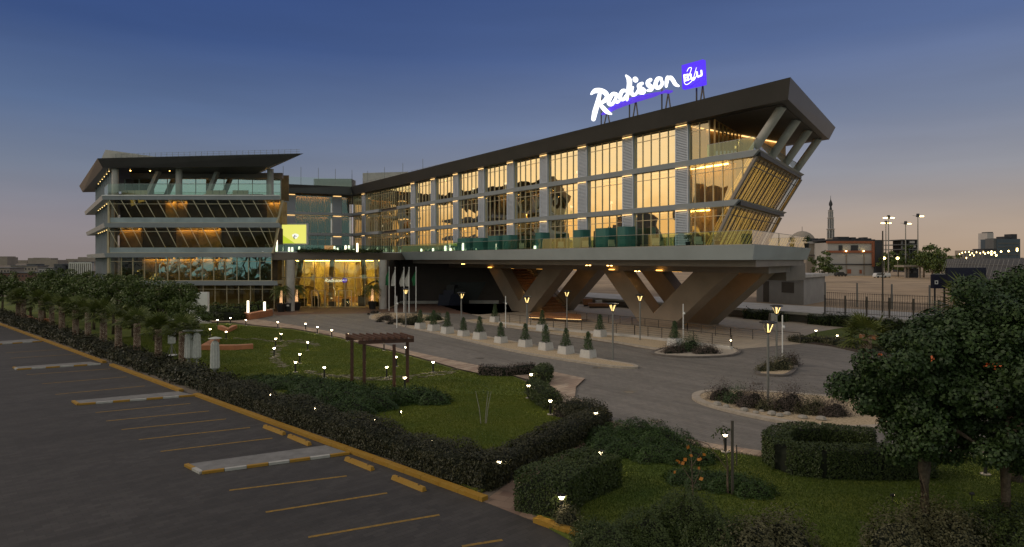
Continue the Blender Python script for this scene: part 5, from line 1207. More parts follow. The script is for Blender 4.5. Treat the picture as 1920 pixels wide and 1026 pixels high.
# ------------------------------------------------------------------ low white building and plateau things
gh = thing('guard_house', 'low plain white flat roofed building with grey shutter right of the V supports', 'building', T(15,86,ZR))
zb_ = ZR; c0 = P(1507,0,94); c1 = P(1440,0,100.5); c2 = P(1547,0,103)
c0, c1, c2 = [V((p.x,p.y,0)) for p in (c0,c1,c2)]; c1 = c1 + (c1-c0)*.35; c3 = c1+c2-c0; q = [c0,c2,c3,c1]; zt_ = 5.35
MB().loft([p+V((0,0,zb_)) for p in q],[p+V((0,0,zt_)) for p in q]).build('wall', mat('painted_wall', (.36,.34,.32), .8, .12, .5), gh)
cc = sum(q, V())/4; qo = [cc+(p-cc)*1.10 for p in q]
MB().loft([p+V((0,0,zt_)) for p in qo],[p+V((0,0,zt_+.45)) for p in qo]).build('roof', M['concrete'], gh)
d = (c1-c0).normalized(); nrm = V((d.y,-d.x,0)); nrm = nrm if nrm.y < 0 else -nrm
def wallrect(s0, s1, z0, z1, name, m, off=.05):
    a, b = c0+d*s0+nrm*off, c0+d*s1+nrm*off; MB().loft([a+V((0,0,z0)),b+V((0,0,z0)),b-nrm*.04+V((0,0,z0)),a-nrm*.04+V((0,0,z0))],[a+V((0,0,z1)),b+V((0,0,z1)),b-nrm*.04+V((0,0,z1)),a-nrm*.04+V((0,0,z1))]).build(name, M[m], gh)
wallrect(1.8,4.2,3.0,4.6,'shutter','rail'); wallrect(6.8,8.0,ZR+.03,4.6,'door','rail')
# concrete stub columns and dark planting below the deck
for i,(x,) in enumerate([(1150,),(1350,),(1480,)]):
    p = T(tx(x,79.5)+0,76.0,0); o = thing('concrete_block', 'tan concrete block in front of the brown retaining wall, %s from the left' % ORD[i], 'concrete block', p, 'concrete blocks by the retaining wall'); MB().loft([p+V((a,b,0)) for a,b in ((-.6,-.5),(.6,-.5),(.6,.5),(-.6,.5))],[p+V((a,b,1.0)) for a,b in ((-.55,-.45),(.55,-.45),(.55,.45),(-.55,.45))]).build('block', M['concrete'], o)
for i,(x0,x1) in enumerate([(1400,1436),(1440,1476),(1520,1562),(1566,1606),(1622,1660),(1664,1690)]):
    a = T(tx(x0,76.6),76.3,0); b = T(tx(x1,76.6),76.3,0)
    hedge('wall_shrub', 'dark shrub against the brown retaining wall, %s from the left' % ORD[i], 'shrub', [a,b], 1.1, 1.25, .20, 'leaf_box', per=1.2, group='dark shrubs along the retaining wall', lump=.35, seed=40+i)
# ------------------------------------------------------------------ far right: mosque, orange building, tower
def far_box(parent, name, m, x0, x1, yt, yb, Z, dz=12, wind=None):
    X0, X1 = (x0-HX)*Z/F, (x1-HX)*Z/F; zt, zb = 8-(yt-HY)*Z/F, 8-(yb-HY)*Z/F
    return MB().box(X0,X1,Z,Z+dz,zb,zt).build(name, m if not isinstance(m,str) else M[m], parent)
Zf = 268
FW = mat('far_white', (.42,.40,.39), .85, .12, .08); FO = mat('far_orange', (.30,.10,.05), .7, .1, .1); FD = mat('far_dark', (.035,.037,.045), .8, .2, .1); FT = mat('far_tan', (.28,.24,.20), .85, .15, .1); FG = mat('far_grey', (.10,.105,.11), .8, .25, .08)
ob_ = thing('orange_trimmed_building', 'white three storey building with orange bands and dark side wing', 'building', ((1602-HX)*Zf/F, Zf, ZR))
far_box(ob_,'wall',FW,1552,1638,455,517,Zf); 
for yt,yb in ((452,456.5),(470,474)): far_box(ob_,'band',FO,1551,1640,yt,yb,Zf-.6,1)
far_box(ob_,'band',FO,1636,1641,452,500,Zf-.7,1); far_box(ob_,'wing',FD,1641,1657,450,517,Zf-1,14); far_box(ob_,'ledge',FD,1552,1638,495,496.6,Zf-.5,.6); far_box(ob_,'parapet',FD,1549,1641,449,452,Zf-.2,12.4)
for x0,x1,yt,yb in ((1573,1580,460,472),(1596,1609,460,472),(1588,1596,505,513),(1612,1616,506,513)): far_box(ob_,'window',FD if yt<500 else FO,x0,x1,yt,yb,Zf-.25,.3)
for x in (1587,1620): far_box(ob_,'pilaster',FT,x,x+1.5,474,515,Zf-.4,.5)
for x in (1586,1619): far_box(ob_,'wall_lamp','mast_glow',x,x+2,470,471.6,Zf-1.2,.4)
for i,(x0,x1,yt) in enumerate(((1570,1592,444),(1596,1605,445),(1609,1614,447),(1619,1627,445),(1631,1634,447))): far_box(ob_,'roof_unit',FD,x0,x1,yt,449,Zf+2,4)
wb = thing('pale_round_building', 'pale plain building with rooftop units left of the orange banded one', 'building', ((1532-HX)*280/F, 280, ZR))
far_box(wb,'wall',FT,1512,1551,456,520,280,20); far_box(wb,'parapet',FW,1511,1552,453,457,279.6,20.6)
for x in (1517,1528,1541): far_box(wb,'roof_unit',FD,x,x+6,447,453,284,4)
for yy in (478,): far_box(wb,'ledge',FD,1512,1551,yy,yy+1.2,279.3,.5)
# mosque dome and minaret
Zm = 330; o = thing('mosque', 'distant pale mosque dome behind the rooftops', 'mosque', ((1504-HX)*Zm/F, Zm, 0)); cx_ = 0
MB().lathe([(6.4,8),(6.4,17),(6.1,18.6),(5.2,20.2),(3.8,21.5),(2.0,22.4),(.3,22.8)], 28).build('dome', FT, o, world=False, smooth=True); MB().lathe([(.12,22.7),(.12,25)], 6).build('finial', FD, o, world=False)
mn = thing('minaret', 'ornate pale minaret with three balconies and dark onion finial', 'minaret', ((1557.5-HX)*Zm/F, Zm, 0))
yz = lambda y: 8-(y-HY)*Zm/F
pr_ = lambda L: [(w_*Zm/F/2, yz(y)) for w_, y in L]
MB().lathe(pr_([(13,520),(13,447)]), 8).build('shaft', FT, mn, world=False)
for yb,yt,wd,wb_ in ((447,432,11,16),(430,411,9,13),(409,397,7,10)):
    MB().lathe(pr_([(wd,yb),(wd,yt)]), 8).build('shaft', FG, mn, world=False)
    for k in range(8):
        a = k*math.pi/4; rr_ = wd*Zm/F/2+.1; MB().bar((rr_*math.cos(a),rr_*math.sin(a),yz(yb)),(rr_*math.cos(a),rr_*math.sin(a),yz(yt)),.35).build('pilaster', FW, mn, world=False)
    MB().lathe(pr_([(wd,yt+.2),(wb_,yt-2.2),(wb_,yt-2.8),(wd,yt-3)]), 8).build('balcony', FW, mn, world=False)
MB().lathe(pr_([(5,394),(4,390),(3,388),(6.5,384),(6,381),(2.5,376.5),(1,374),(.5,367)]), 12).build('finial', FD, mn, world=False, smooth=True)
# unfinished concrete tower
ut = thing('unfinished_tower', 'dark unfinished concrete tower block behind the trees', 'building', ((1706-HX)*340/F, 340, 0))
for y0 in (449,458,467,476,485): far_box(ut,'floor_slab',FG,1690,1722,y0,y0+1.6,339.5,16)
far_box(ut,'core',FD,1699,1718,449,520,342,12)
for x in (1692,1698,1704.5,1711,1719): far_box(ut,'column',FG,x,x+1.3,450,510,340,1.2)
for yy,x0 in ((452,1706),(460,1708)): far_box(ut,'infill_panel',FW,x0,x0+9,yy,yy+4,339.8,.4)
far_box(ut,'infill_wall',FD,1690,1722,468,500,340.8,.5)
# mast lamps
for i,(x,y,Z,arms,t) in enumerate([(1666,408,250,(-1,1),'taller one of the close pair beside the orange building'),(1661,418,270,(-1,1),'shorter one of the close pair beside the orange building'),(1698,419,260,(1,),'in front of the unfinished tower'),(1721,405,250,(1,),'tallest, right of the unfinished tower')]):
    X = (x-HX)*Z/F; zt = 8-(y-HY)*Z/F; o = thing('mast_lamp', 'tall mast lamp ' + t, 'street lamp', (X,Z,ZR), 'tall distant mast lamps')
    MB().lathe([(.28,0),(.16,zt-ZR)], 8).build('mast', M['pole_grey'], o, world=False); MB().lathe([(.7,zt-ZR-.4),(.5,zt-ZR+.9)], 8).build('head', FD, o, world=False)
    for s in (-1,1): MB().bar((0,0,zt-ZR),(s*2.0,0,zt-ZR+.1),.12).build('arm', M['pole_grey'], o, world=False)
    for s in arms: MB().box(s*1.2-.7 if s>0 else -1.9, s*1.2+.9 if s>0 else -.5,-.35,.35,zt-ZR-.3,zt-ZR).build('luminaire', M['mast_glow'], o, world=False)
for i,(x,y) in enumerate([(1658,484),(1683,484)]):
    Z = 240; X = (x-HX)*Z/F; zt = 8-(y-HY)*Z/F; o = thing('street_lamp', 'low glowing globe street lamp %s of the white cars' % ('left' if i == 0 else 'right'), 'street lamp', (X,Z,ZR), 'globe street lamps by the parked cars'); MB().lathe([(.1,0),(.08,zt-ZR-.5)], 6).build('pole', M['pole_grey'], o, world=False); MB().lathe([(.2,zt-ZR-.5),(.5,zt-ZR-.2),(.5,zt-ZR+.1),(.2,zt-ZR+.4)], 10).build('globe', M['mast_glow'], o, world=False)
bpol = thing('utility_pole', 'tall thin dark pole standing on the sand lot', 'pole', G(1655,588,ZR)); MB().lathe([(.10,0),(.08,8-(432-HY)*78/F-ZR)], 8).build('pole', M['rail'], bpol, world=False); MB().lathe([(.16,0),(.16,.2)], 8).build('base', M['concrete'], bpol, world=False)
# cars
def car(loc, rz, label, body):
    t = thing('parked_car', label, 'car', loc, 'white cars parked beyond the sand lot', rz)
    prof = [(-2.3,.35),(-2.35,.9),(-2.2,1.05),(-1.95,1.75),(.6,1.8),(1.3,1.15),(2.2,1.0),(2.35,.6),(2.3,.35)]
    MB().loft([V((x,-.92,z)) for x,z in prof],[V((x,.92,z)) for x,z in prof]).build('body', body, t, world=False)
    MB().loft([V((x,-.94,z)) for x,z in ((-1.85,1.15),(-1.7,1.65),(.5,1.68),(1.05,1.15))],[V((x,.94,z)) for x,z in ((-1.85,1.15),(-1.7,1.65),(.5,1.68),(1.05,1.15))]).build('window_band', M['black_metal'], t, world=False)
    for x in (-1.4,1.45):
        for y in (-.9,.9): MB().tube([(x,y-.12,.36),(x,y+.12,.36)], .36, 14).build('wheel', M['black_metal'], t, world=False)
    for y in (-.6,.6): MB().box(2.30,2.38,y-.2,y+.2,.65,.8).build('headlight', M['white'], t, world=False)
CW = mat('car_white', (.62,.62,.62), .3, .03)
for (x,Z,rz,l) in [(1650,236,.1,'white four wheel drive parked beside the dark building wing'),(1659,240,math.pi/2,'white car parked nose in right of the first white car')]:
    car(((x-HX)*Z/F, Z, ZR), rz, l, CW)
car(((1576-HX)*255/F,255,ZR), .2, 'dark car parked under the tree before the orange banded building', M['black_metal'])
# small shelter
gs = thing('gate_shelter', 'small tan flat roofed gate shelter among the far trees', 'shelter', ((1713-HX)*230/F,230,ZR))
far_box(gs,'roof',FT,1695,1731,497.5,501,229,6)
for x in (1697.5,1703,1725): far_box(gs,'post',FT,x,x+1.8,501,521,230,.5)
far_box(gs,'back_wall',FD,1700,1722,504,521,233,.5)
for x in (1701,1712): far_box(gs,'window',FG,x,x+7,508,512,232.8,.2)
# billboards
bb = thing('billboard', 'large blank dark navy billboard panel above the trees', 'billboard', ((1813-HX)*70/F,70,ZR)); far_box(bb,'panel','navy',1777,1849,502,540,70,.4)
for x in (1790,1832): far_box(bb,'post','black_metal',x,x+2.5,540,594,70.1,.25)
sb = thing('navy_sign_box', 'smaller navy sign with white square emblem left of the big billboard', 'sign', ((1763-HX)*74/F,74,ZR)); far_box(sb,'panel','navy',1750,1776,515,541,74,.5); far_box(sb,'cap','steel',1752,1775,513.6,515,74,.5)
for x in (1753,1771): far_box(sb,'post','black_metal',x,x+1.5,541,590,74.1,.2)
em = far_box(sb,'emblem','white',1753,1759,526,533,73.95,.04); far_box(sb,'emblem_center','navy',1754.5,1757.5,527.6,531.3,73.92,.02); 
nf = thing('navy_feather_banner', 'narrow navy banner on a pole right of the billboard', 'banner', ((1868-HX)*66/F,66,ZR)); far_box(nf,'banner','navy',1865,1871,524,560,66,.06); far_box(nf,'pole','steel',1864.3,1865.2,522,598,66,.08)
# long dark hoarding on the right with mesh and struts
hw = thing('site_hoarding', 'long dark grey site hoarding with netting along the right edge', 'fence', V((60,100,ZR)))
pa, pb = P(1775,0,150), P(2150,0,52); pa.z = pb.z = 0; pc = V((pb.x+35,pb.y-30,0))
for i in range(1): 
    d_ = (pb-pa).normalized(); nn_ = V((d_.y,-d_.x,0)); L = (pb-pa).length
    mb = MB(); k = 0
    while k < L: 
        a, b = pa+d_*k, pa+d_*(min(L,k+2.35)); w_ = .06*(int(k/2.4) % 2)
        mb.loft([a+V((0,0,ZR)),b+V((0,0,ZR)),b-nn_*(.12+w_)+V((0,0,ZR)),a-nn_*(.12+w_)+V((0,0,ZR))],[a+V((0,0,8.2)),b+V((0,0,8.2)),b-nn_*(.12+w_)+V((0,0,8.2)),a-nn_*(.12+w_)+V((0,0,8.2))]); k += 2.4
    mb.build('panel', FG, hw)
    sgn = nn_ if nn_.dot(-pa) > 0 else -nn_
    mb = MB(); k = 2.0
    while k < L-6: mb.bar(pa+d_*k+sgn*.3+V((0,0,8.0)), pa+d_*(k+3.4)+sgn*2.6+V((0,0,ZR)), .05); k += 3.1
    mb.build('strut', M['pole_grey'], hw)
    for z in (7.2,5.4,3.6): MB().bar(pa+sgn*.2+V((0,0,z)), pb+sgn*.2+V((0,0,z)), .05).build('rail', M['pole_grey'], hw)
# far right towers
tw = thing('slender_tower', 'slender pale concrete tower on the right horizon', 'building', ((1858-HX)*620/F,620,0)); far_box(tw,'shaft',FW,1851,1863,437,500,620,12); far_box(tw,'cap',FG,1852,1862,435,437,621,8)
o2 = thing('office_block', 'blue grey office block on the right horizon', 'building', ((1892-HX)*560/F,560,0)); far_box(o2,'wall',mat('far_blue',(.06,.085,.11),.6,.2,.05),1870,1913,448,500,560,20); far_box(o2,'stair_tower',FG,1863,1870,447,500,561,10); far_box(o2,'roof_plant',FD,1884,1893,443.5,448,562,10); far_box(o2,'roof_plant',FD,1896,1907,439,448,563,8)
for yy in (455,462,469,476): far_box(o2,'window_band',FG,1872,1911,yy,yy+2.4,559.6,.3)
lowb = thing('low_block', 'low dark block in front of the office block', 'building', ((1855-HX)*420/F,420,0)); far_box(lowb,'wall',FG,1846,1868,468,500,420,10); far_box(lowb,'parapet',FD,1845,1869,466.5,468.5,419.6,10.6)
rd = random.Random(5)
pts_l = [(1795,481),(1799,477),(1804,474),(1810,473),(1817,472.5),(1823,475),(1819,478),(1826,479),(1812,484),(1831,473),(1838,475),(1844,473),(1847,476),(1853,474),(1859,472),(1865,474),(1877,472),(1891,471),(1907,467),(1907,470),(1868,479),(1859,477)]
for i,(x,y) in enumerate(pts_l):
    Z = 300 - i*4; X = (x-HX)*Z/F; zt = 8-(y-HY)*Z/F; o = thing('street_lamp', 'tiny warm glowing street lamp in the distant string above the dark hoarding', 'street lamp', (X,Z,0), 'distant string of street lamps'); s_ = .15 if x < 1850 else .28
    MB().lathe([(.1,0),(.08,zt-.3)], 5).build('pole', FD, o, world=False); MB().lathe([(s_*.4,zt-.3),(s_,zt-.1),(s_,zt+.1),(s_*.3,zt+.35)], 8).build('lamp_head', M['mast_glow'], o, world=False)
# left skyline
for i,(x0,x1,yt,Z,m,t) in enumerate([(-30,18,503,330,FT,'low tan house at the far left edge'),(0,52,512,240,mat('far_rust',(.18,.10,.075),.85,.15,.08),'low rust coloured building behind the left trees'),(20,70,499,420,FT,'wide pale low block on the left horizon'),(50,66,496,520,FG,'small grey block on the left horizon'),(72,98,503,350,FW,'pale two storey house on the left horizon'),(101,117,496,260,FG,'square dark grey block left of the glass fence'),(118,131,498,262,FD,'darker block joined to the square grey one'),(132,150,492,300,FW,'pale frame building beside the hotel left corner'),(-140,-40,494,400,FG,'long block outside the left edge'),(-420,-200,470,300,FG,'large block far left')]):
    if x1 < 0: continue
    o = thing('distant_building', t, 'building', ((x0-HX)*Z/F, Z, 0), 'distant buildings on the left horizon'); far_box(o,'wall',m,x0,x1,yt,530,Z,10); far_box(o,'parapet',FG,x0-.5,x1+.5,yt-1,yt+.4,Z-.3,10.6)
    n = max(2, int((x1-x0)/6))
    for k in range(n): xx = x0+(x1-x0)*(k+.3)/n; far_box(o,'window',FD,xx,xx+(x1-x0)/n*.35,yt+4,yt+7,Z-.15,.2)
# buildings beyond the left edge that the long glass facade mirrors
for i,(X,Y,w_,dp,hh,t) in enumerate([(-112,22,22,16,26,'tall block left of the car park, beyond the picture edge'),(-118,46,16,18,19,'middle block left of the car park, beyond the picture edge'),(-116,70,20,14,30,'stepped block left of the car park, beyond the picture edge'),(-150,96,20,18,24,'farther block left of the car park, beyond the picture edge')]):
    o = thing('neighbour_building', t, 'building', (X,Y,0), 'neighbouring buildings mirrored in the glass facade')
    MB().box(-w_/2,w_/2,-dp/2,dp/2,0,hh*.8).build('wall', FT, o, world=False); MB().box(-w_/2+3,w_/2-2,-dp/2+2,dp/2-5,hh*.8,hh).build('upper_storey', FG, o, world=False)
    for f in range(int(hh*.8/3.5)):
        for k in range(int(dp/4)): MB().box(w_/2,w_/2+.1,-dp/2+1+k*4,-dp/2+3.2+k*4,1+f*3.5,2.9+f*3.5).build('window', M['added_glow'] if (f*7+k*5+i) % 5 == 0 else FD, o, world=False)
# strip of low city along both horizons
ct = MB(); rd = random.Random(12)
for i in range(260):
    az = rd.uniform(-41,44); Z = rd.uniform(700,1500); X = math.tan(math.radians(az))*Z; h_ = rd.uniform(6,13)*(1.6 if rd.random()<.08 else 1); w_ = rd.uniform(12,40); ct.box(X-w_/2,X+w_/2,Z,Z+15,0,h_)
tag(ct.build('distant_city', FT), 'low hazy city roofs along the horizon', 'city', kind='stuff')
# glass fence by the hotel's left corner
gf = thing('glass_screen_fence', 'white posted glass screen left of the hotel corner', 'fence', P(150,525,112))
mb = MB()
for i in range(12): x = 130+i*3.8; p = P(x,0,118); MB().bar(V((p.x,p.y,3.6)), V((p.x,p.y,7.4)), .16).build('post', M['white'], gf)
a, b = P(130,0,118), P(172,0,118); MB().box(a.x,b.x,117.8,118.6,0,3.6).build('base_wall', M['concrete'], gf); MB().box(a.x,b.x,117.9,118.1,7.3,7.5).build('top_rail', M['white'], gf); MB().add([V((a.x,118,3.6)),V((b.x,118,3.6)),V((b.x,118,7.3)),V((a.x,118,7.3))],[(0,1,2,3)]).build('pane', M['glass_block'], gf)

# ------------------------------------------------------------------ vegetation
# row of bushy trees behind the palms
tps = [Proto(tree_proto('broadleaf_tree','t','tree','bushy trees behind the palm row',5.6,2.9,3.9,.20,42,330,'leaf_tree',.16,s,2.2)) for s in (1,2,3)]
trees = [(362,652,.74,'rightmost, overlapping the white panel wall'),(330,640,.95,'second from the right, in front of the white panel wall'),(290,640,1.0,'third from the right'),(250,633,1.05,'fourth from the right, below the dark glazing'),(212,628,1.08,'fifth from the right'),(176,619,1.02,'sixth from the right'),(143,615,1.06,'seventh from the right'),(112,609,1.0,'eighth from the right'),(84,604,1.05,'ninth from the right, before the tan house'),(58,600,1.0,'tenth from the right'),(32,596,1.0,'eleventh from the right'),(4,592,1.05,'leftmost at the picture edge'),(232,600,1.0,'in the back row at the hotel corner'),(160,590,1.1,'in the back row left of the hotel corner'),(90,580,1.0,'in the back row behind the tan house line')]
for i,(x,y,s,t) in enumerate(trees):
    g = G(x,y); tps[i % 3].place((g.x,g.y,0), random.uniform(0,6.28), 'bushy green broadleaf tree ' + t, (s,s,s*random.uniform(.95,1.05)))
pps = [Proto(fan_palm(3.0,1.65,s)) for s in (1,2)]
for i,(x,y) in enumerate([(342,698),(297,692),(257,678),(222,671),(194,659),(165,649),(142,645),(116,634),(97,624),(77,618),(44,611),(34,606)]):
    g = G(x,y); s = random.uniform(.95,1.1); pps[i % 2].place((g.x,g.y,0), random.uniform(0,6.28), 'short fan palm with patterned trunk, %s from the right in the kerbside row' % ORD[i], s)
for i in range(8):
    pps[i % 2].place((-126+i*7.5+random.uniform(-2,2), 6+random.uniform(-5,5), 0), i*1.1, 'tall palm beyond the left picture edge, %s from the left' % ORD[i], random.uniform(2.2,3.0))
# long kerbside hedge
def GP(*pts): return [G(x,y) for x,y in pts]
off = lambda d: -cn*d
kp = [A0 - cd*40, A0, G(196,681), G(365,741)]
hedge('kerbside_hedge', 'long dark hedge under the palms, far part of the yellow kerb line', 'hedge', [p + off(1.5) for p in kp], 1.8, .95, .17, 'leaf_hedge', per=1.1, lump=.3, seed=11, group='hedge along the yellow kerb')
kp2 = [G(365,741), G(560,812), G(740,878), G(888,931)]
hedge('kerbside_hedge', 'shaggy dark hedge along the near yellow kerb up to the path', 'hedge', [p + off(1.15) for p in kp2], 1.5, .95, .085, 'leaf_hedge', per=1.5, lump=.28, seed=12, group='hedge along the yellow kerb')
hedge('path_hedge', 'dark clipped hedge along the left side of the brick path', 'hedge', GP((897,915),(985,868),(1070,828),(1125,800)), 1.2, .95, .085, 'leaf_hedge', per=1.5, lump=.12, seed=13)
hedge('corner_hedge', 'loose hedge with pale gaps at the lawn corner by the road', 'hedge', GP((1122,795),(1085,786),(1050,778)), 1.1, .85, .09, 'leaf_hedge', per=1.3, lump=.3, seed=14)
hedge('short_hedge', 'short clipped hedge beside the paved road corner', 'hedge', GP((1038,770),(1012,752),(1000,738)), 1.0, .95, .09, 'leaf_box', per=1.5, lump=.1, seed=15)
hedge('short_hedge', 'upright dark hedge end at the lawn tip by the road', 'hedge', GP((1010,724),(1022,708)), 1.1, 1.0, .10, 'leaf_box', per=1.5, lump=.12, seed=16)
hedge('bare_twig_hedge', 'thin reddish twiggy hedge across the lawn tip', 'hedge', GP((900,704),(945,706),(1000,702)), .8, .75, .10, 'leaf_purple', per=.9, lump=.15, seed=17)
hedge('clipped_hedge_block', 'big clipped hedge block in the foreground between path and bollard lamp', 'hedge', GP((1012,968),(1050,938),(1090,920),(1130,905)), 1.75, 1.15, .07, 'leaf_box', per=1.9, lump=.07, seed=18, flat=True)
hedge('clipped_hedge_ring', 'clipped curved hedge ring right of the road edge', 'hedge', [G(*p) for p in ((1640,858),(1540,846),(1470,850),(1452,866),(1475,886),(1540,894),(1640,896),(1740,892))], .95, 1.1, .07, 'leaf_box', per=1.8, lump=.05, seed=19, flat=True)
hedge('entrance_hedge', 'clipped green hedge in front of the ground floor glazing', 'hedge', GP((395,600),(430,602),(452,600)), 2.0, 1.3, .2, 'leaf_box', per=1.2, lump=.08, seed=20)
hedge('entrance_hedge', 'low hedge along the foot of the left block glazing', 'hedge', GP((392,592),(450,592),(500,589)), 1.6, 1.6, .24, 'leaf_tree', per=1.1, lump=.2, seed=21)
# junipers
def blob(x, y, rx, ry, h): return (G(x,y), rx, ry, h)
mound('juniper_bed', 'large spreading dark juniper bed in front of the pergola', 'shrub', [blob(490,722,1.9,1.0,.5),blob(545,726,2.0,1.3,.6),blob(600,732,2.0,1.3,.55),blob(585,752,1.7,1.1,.6),blob(640,755,1.9,1.3,.75),blob(690,765,1.8,1.2,.75),blob(735,755,1.7,1.1,.7),blob(780,752,1.5,1.1,.7),blob(812,757,1.0,.8,.55),blob(655,775,1.6,.9,.6),blob(640,735,2.2,1.2,.45)], .10, 'leaf_juniper', 2.0, seed=31, spike=.22)
mound('juniper_bed', 'dense dark juniper mass between path and road on the right lawn', 'shrub', [blob(1150,832,1.2,1.0,.6),blob(1195,828,1.5,1.1,.8),blob(1240,838,1.4,1.0,.65),blob(1180,852,1.4,.9,.55),blob(1240,862,1.3,.8,.5),blob(1290,866,1.1,.7,.45),blob(1140,848,1.0,.8,.5)], .075, 'leaf_juniper', 2.1, seed=32, spike=.16)
mound('juniper_bed', 'low juniper patch around the staked sapling', 'shrub', [blob(1330,912,1.0,.7,.4),blob(1375,918,1.0,.7,.45),blob(1290,905,.8,.6,.4),blob(1415,930,.7,.5,.4)], .06, 'leaf_juniper', 2.1, seed=33, spike=.14)
mound('foreground_shrub', 'dark foreground shrub mass at the bottom edge beside the yellow kerb', 'shrub', [blob(1150,1030,1.1,.8,.55),blob(1220,1020,1.0,.8,.8),blob(1285,1015,.9,.8,1.25),blob(1340,1035,.9,.7,.9),blob(1110,1005,.6,.5,.35)], .055, 'leaf_box', 2.2, seed=34, spike=.2)
mound('foreground_shrub', 'grey green leafy bush at the bottom edge right of the dark mass', 'shrub', [blob(1420,1035,.8,.7,.8),blob(1470,1030,.8,.7,.85),blob(1390,1050,.7,.6,.7)], .085, 'leaf_olive', 1.5, seed=35, spike=.35)
mound('foreground_shrub', 'yellow green bush under the front tree', 'shrub', [blob(1690,1030,.9,.8,.85),blob(1750,1020,.9,.8,1.0),blob(1790,1035,.8,.7,.9)], .075, 'leaf_olive', 1.5, seed=36, spike=.45)
mound('foreground_shrub', 'dark shrubs at the bottom right corner', 'shrub', [blob(1860,1010,1.0,.8,.7),blob(1910,1000,1.0,.8,.8),blob(1920,1040,1.0,.7,.7)], .07, 'leaf_box', 1.9, seed=37, spike=.3)
mound('foreground_shrub', 'small dry shrub at the foot of the nearest bollard lamp', 'shrub', [blob(1068,988,.35,.3,.5),blob(1056,988,.3,.25,.5)], .05, 'leaf_olive', 1.0, seed=38, spike=.4)
# island planting
isl = [((720,602),.9,.7,.95,'leaf_purple','round purple bush on the island left of the flagpoles'),((742,606),1.0,.7,.8,'leaf_purple','greyish purple shrub at the foot of the left flagpoles'),((772,607),1.3,.8,1.2,'leaf_olive','loose flowering shrub at the foot of the right flagpoles'),((812,601),1.2,.8,.9,'leaf_cone','green grass like shrub behind the first planters'),((700,588),.5,.4,.6,'leaf_purple','small purple bush nearest the entrance doors'),
((1262,663),1.0,.7,.8,'leaf_purple','dark purple bush at the left of the round island'),((1290,660),1.1,.8,1.2,'leaf_cone','taller green bush in the middle of the round island'),((1322,664),1.2,.8,.7,'leaf_purple','low dark bush at the right of the round island'),
((1435,697),.7,.5,.55,'leaf_olive','low olive bush at the left of the triangular island'),((1460,694),1.0,.8,.85,'leaf_olive','leafy bush in the middle of the triangular island'),((1480,686),.7,.6,.8,'leaf_purple','small reddish bush at the right of the triangular island'),
((1350,752),.7,.5,.9,'leaf_purple','wispy purple shrub at the left tip of the roundabout'),((1378,757),.8,.6,.8,'leaf_cone','dark green shrub second on the roundabout'),((1408,765),.9,.7,.95,'leaf_purple','reddish shrub left of the roundabout lamp'),((1440,772),.7,.5,.6,'leaf_olive','low yellowish shrub at the roundabout lamp foot'),((1478,772),1.0,.8,1.1,'leaf_purple','large reddish shrub right of the roundabout lamp'),((1522,778),.9,.7,.8,'leaf_olive','yellow flecked shrub at the right of the roundabout'),((1560,782),.9,.6,.8,'leaf_purple','dark shrub beside the front tree crown on the roundabout')]
for i,((x,y),rx,ry,h_,lm,t) in enumerate(isl):
    lf = .11 if y < 720 else .07
    mound('island_shrub', t, 'shrub', [blob(x,y,rx,ry,h_*.85),blob(x+8,y+1,rx*.6,ry*.6,h_*1.1),blob(x-9,y+2,rx*.5,ry*.5,h_*.5)], lf, lm, 1.0, seed=50+i, spike=h_*.8, group='shrubs on the road islands')
# pale rocks round the roundabout planting
rk = Proto(tag(MB().lathe([(.28,0),(.34,.1),(.25,.25),(.08,.3)], 7).build('rock', M['white_stone']), 'pale boulder', 'rock', 'pale rocks on the islands'))
for i,(x,y) in enumerate([(1345,764),(1362,768),(1395,775),(1417,779),(1428,776),(1447,782),(1462,785),(1476,782),(1505,789),(1540,792),(697,592),(712,590),(735,598)]):
    g = G(x,y); s = random.uniform(.35,.8); rk.place((g.x,g.y,.11), random.uniform(0,6), 'pale boulder, %s from the left %s' % (ORD[i if i < 10 else i-10], 'along the roundabout kerb' if i < 10 else 'on the island near the entrance'), (s*1.2, s, s))
# planting strip by the far right lawn
ps = [G(1490,642),G(1530,640),G(1580,648),G(1640,660)]
hedge('flower_strip', 'brown flower bed strip along the far road edge', 'flower bed', ps, 1.8, .5, .14, 'leaf_olive', per=1.0, lump=.4, seed=71)
mound('pink_flowers', 'small clump of pink flowers beside the corner hedge', 'flowers', [blob(1056,782,.5,.4,.4),blob(1072,785,.4,.35,.35)], .06, 'leaf_purple', 1.2, seed=72)
# far trees on the right
ftp = [Proto(tree_proto('far_tree','t','tree','dark trees beyond the sand lot',9,4.5,5.6,.55,34,60,'leaf_tree',.3,s,3.4)) for s in (11,12)]
for i,(x,y,Z,s,t) in enumerate([(1545,520,190,.95,'in front of the pale building'),(1748,520,225,1.35,'largest, right of the gate shelter'),(1732,519,240,1.2,'left part of the big clump'),(1766,519,215,1.05,'right part of the big clump'),(1684,520,250,.9,'left of the gate shelter'),(1668,520,262,1.15,'tall one behind the white cars'),(1706,519,262,1.3,'below the unfinished tower')]):
    ftp[i % 2].place(((x-HX)*Z/F,Z,ZR), random.uniform(0,6), 'dark rounded tree ' + t, s)
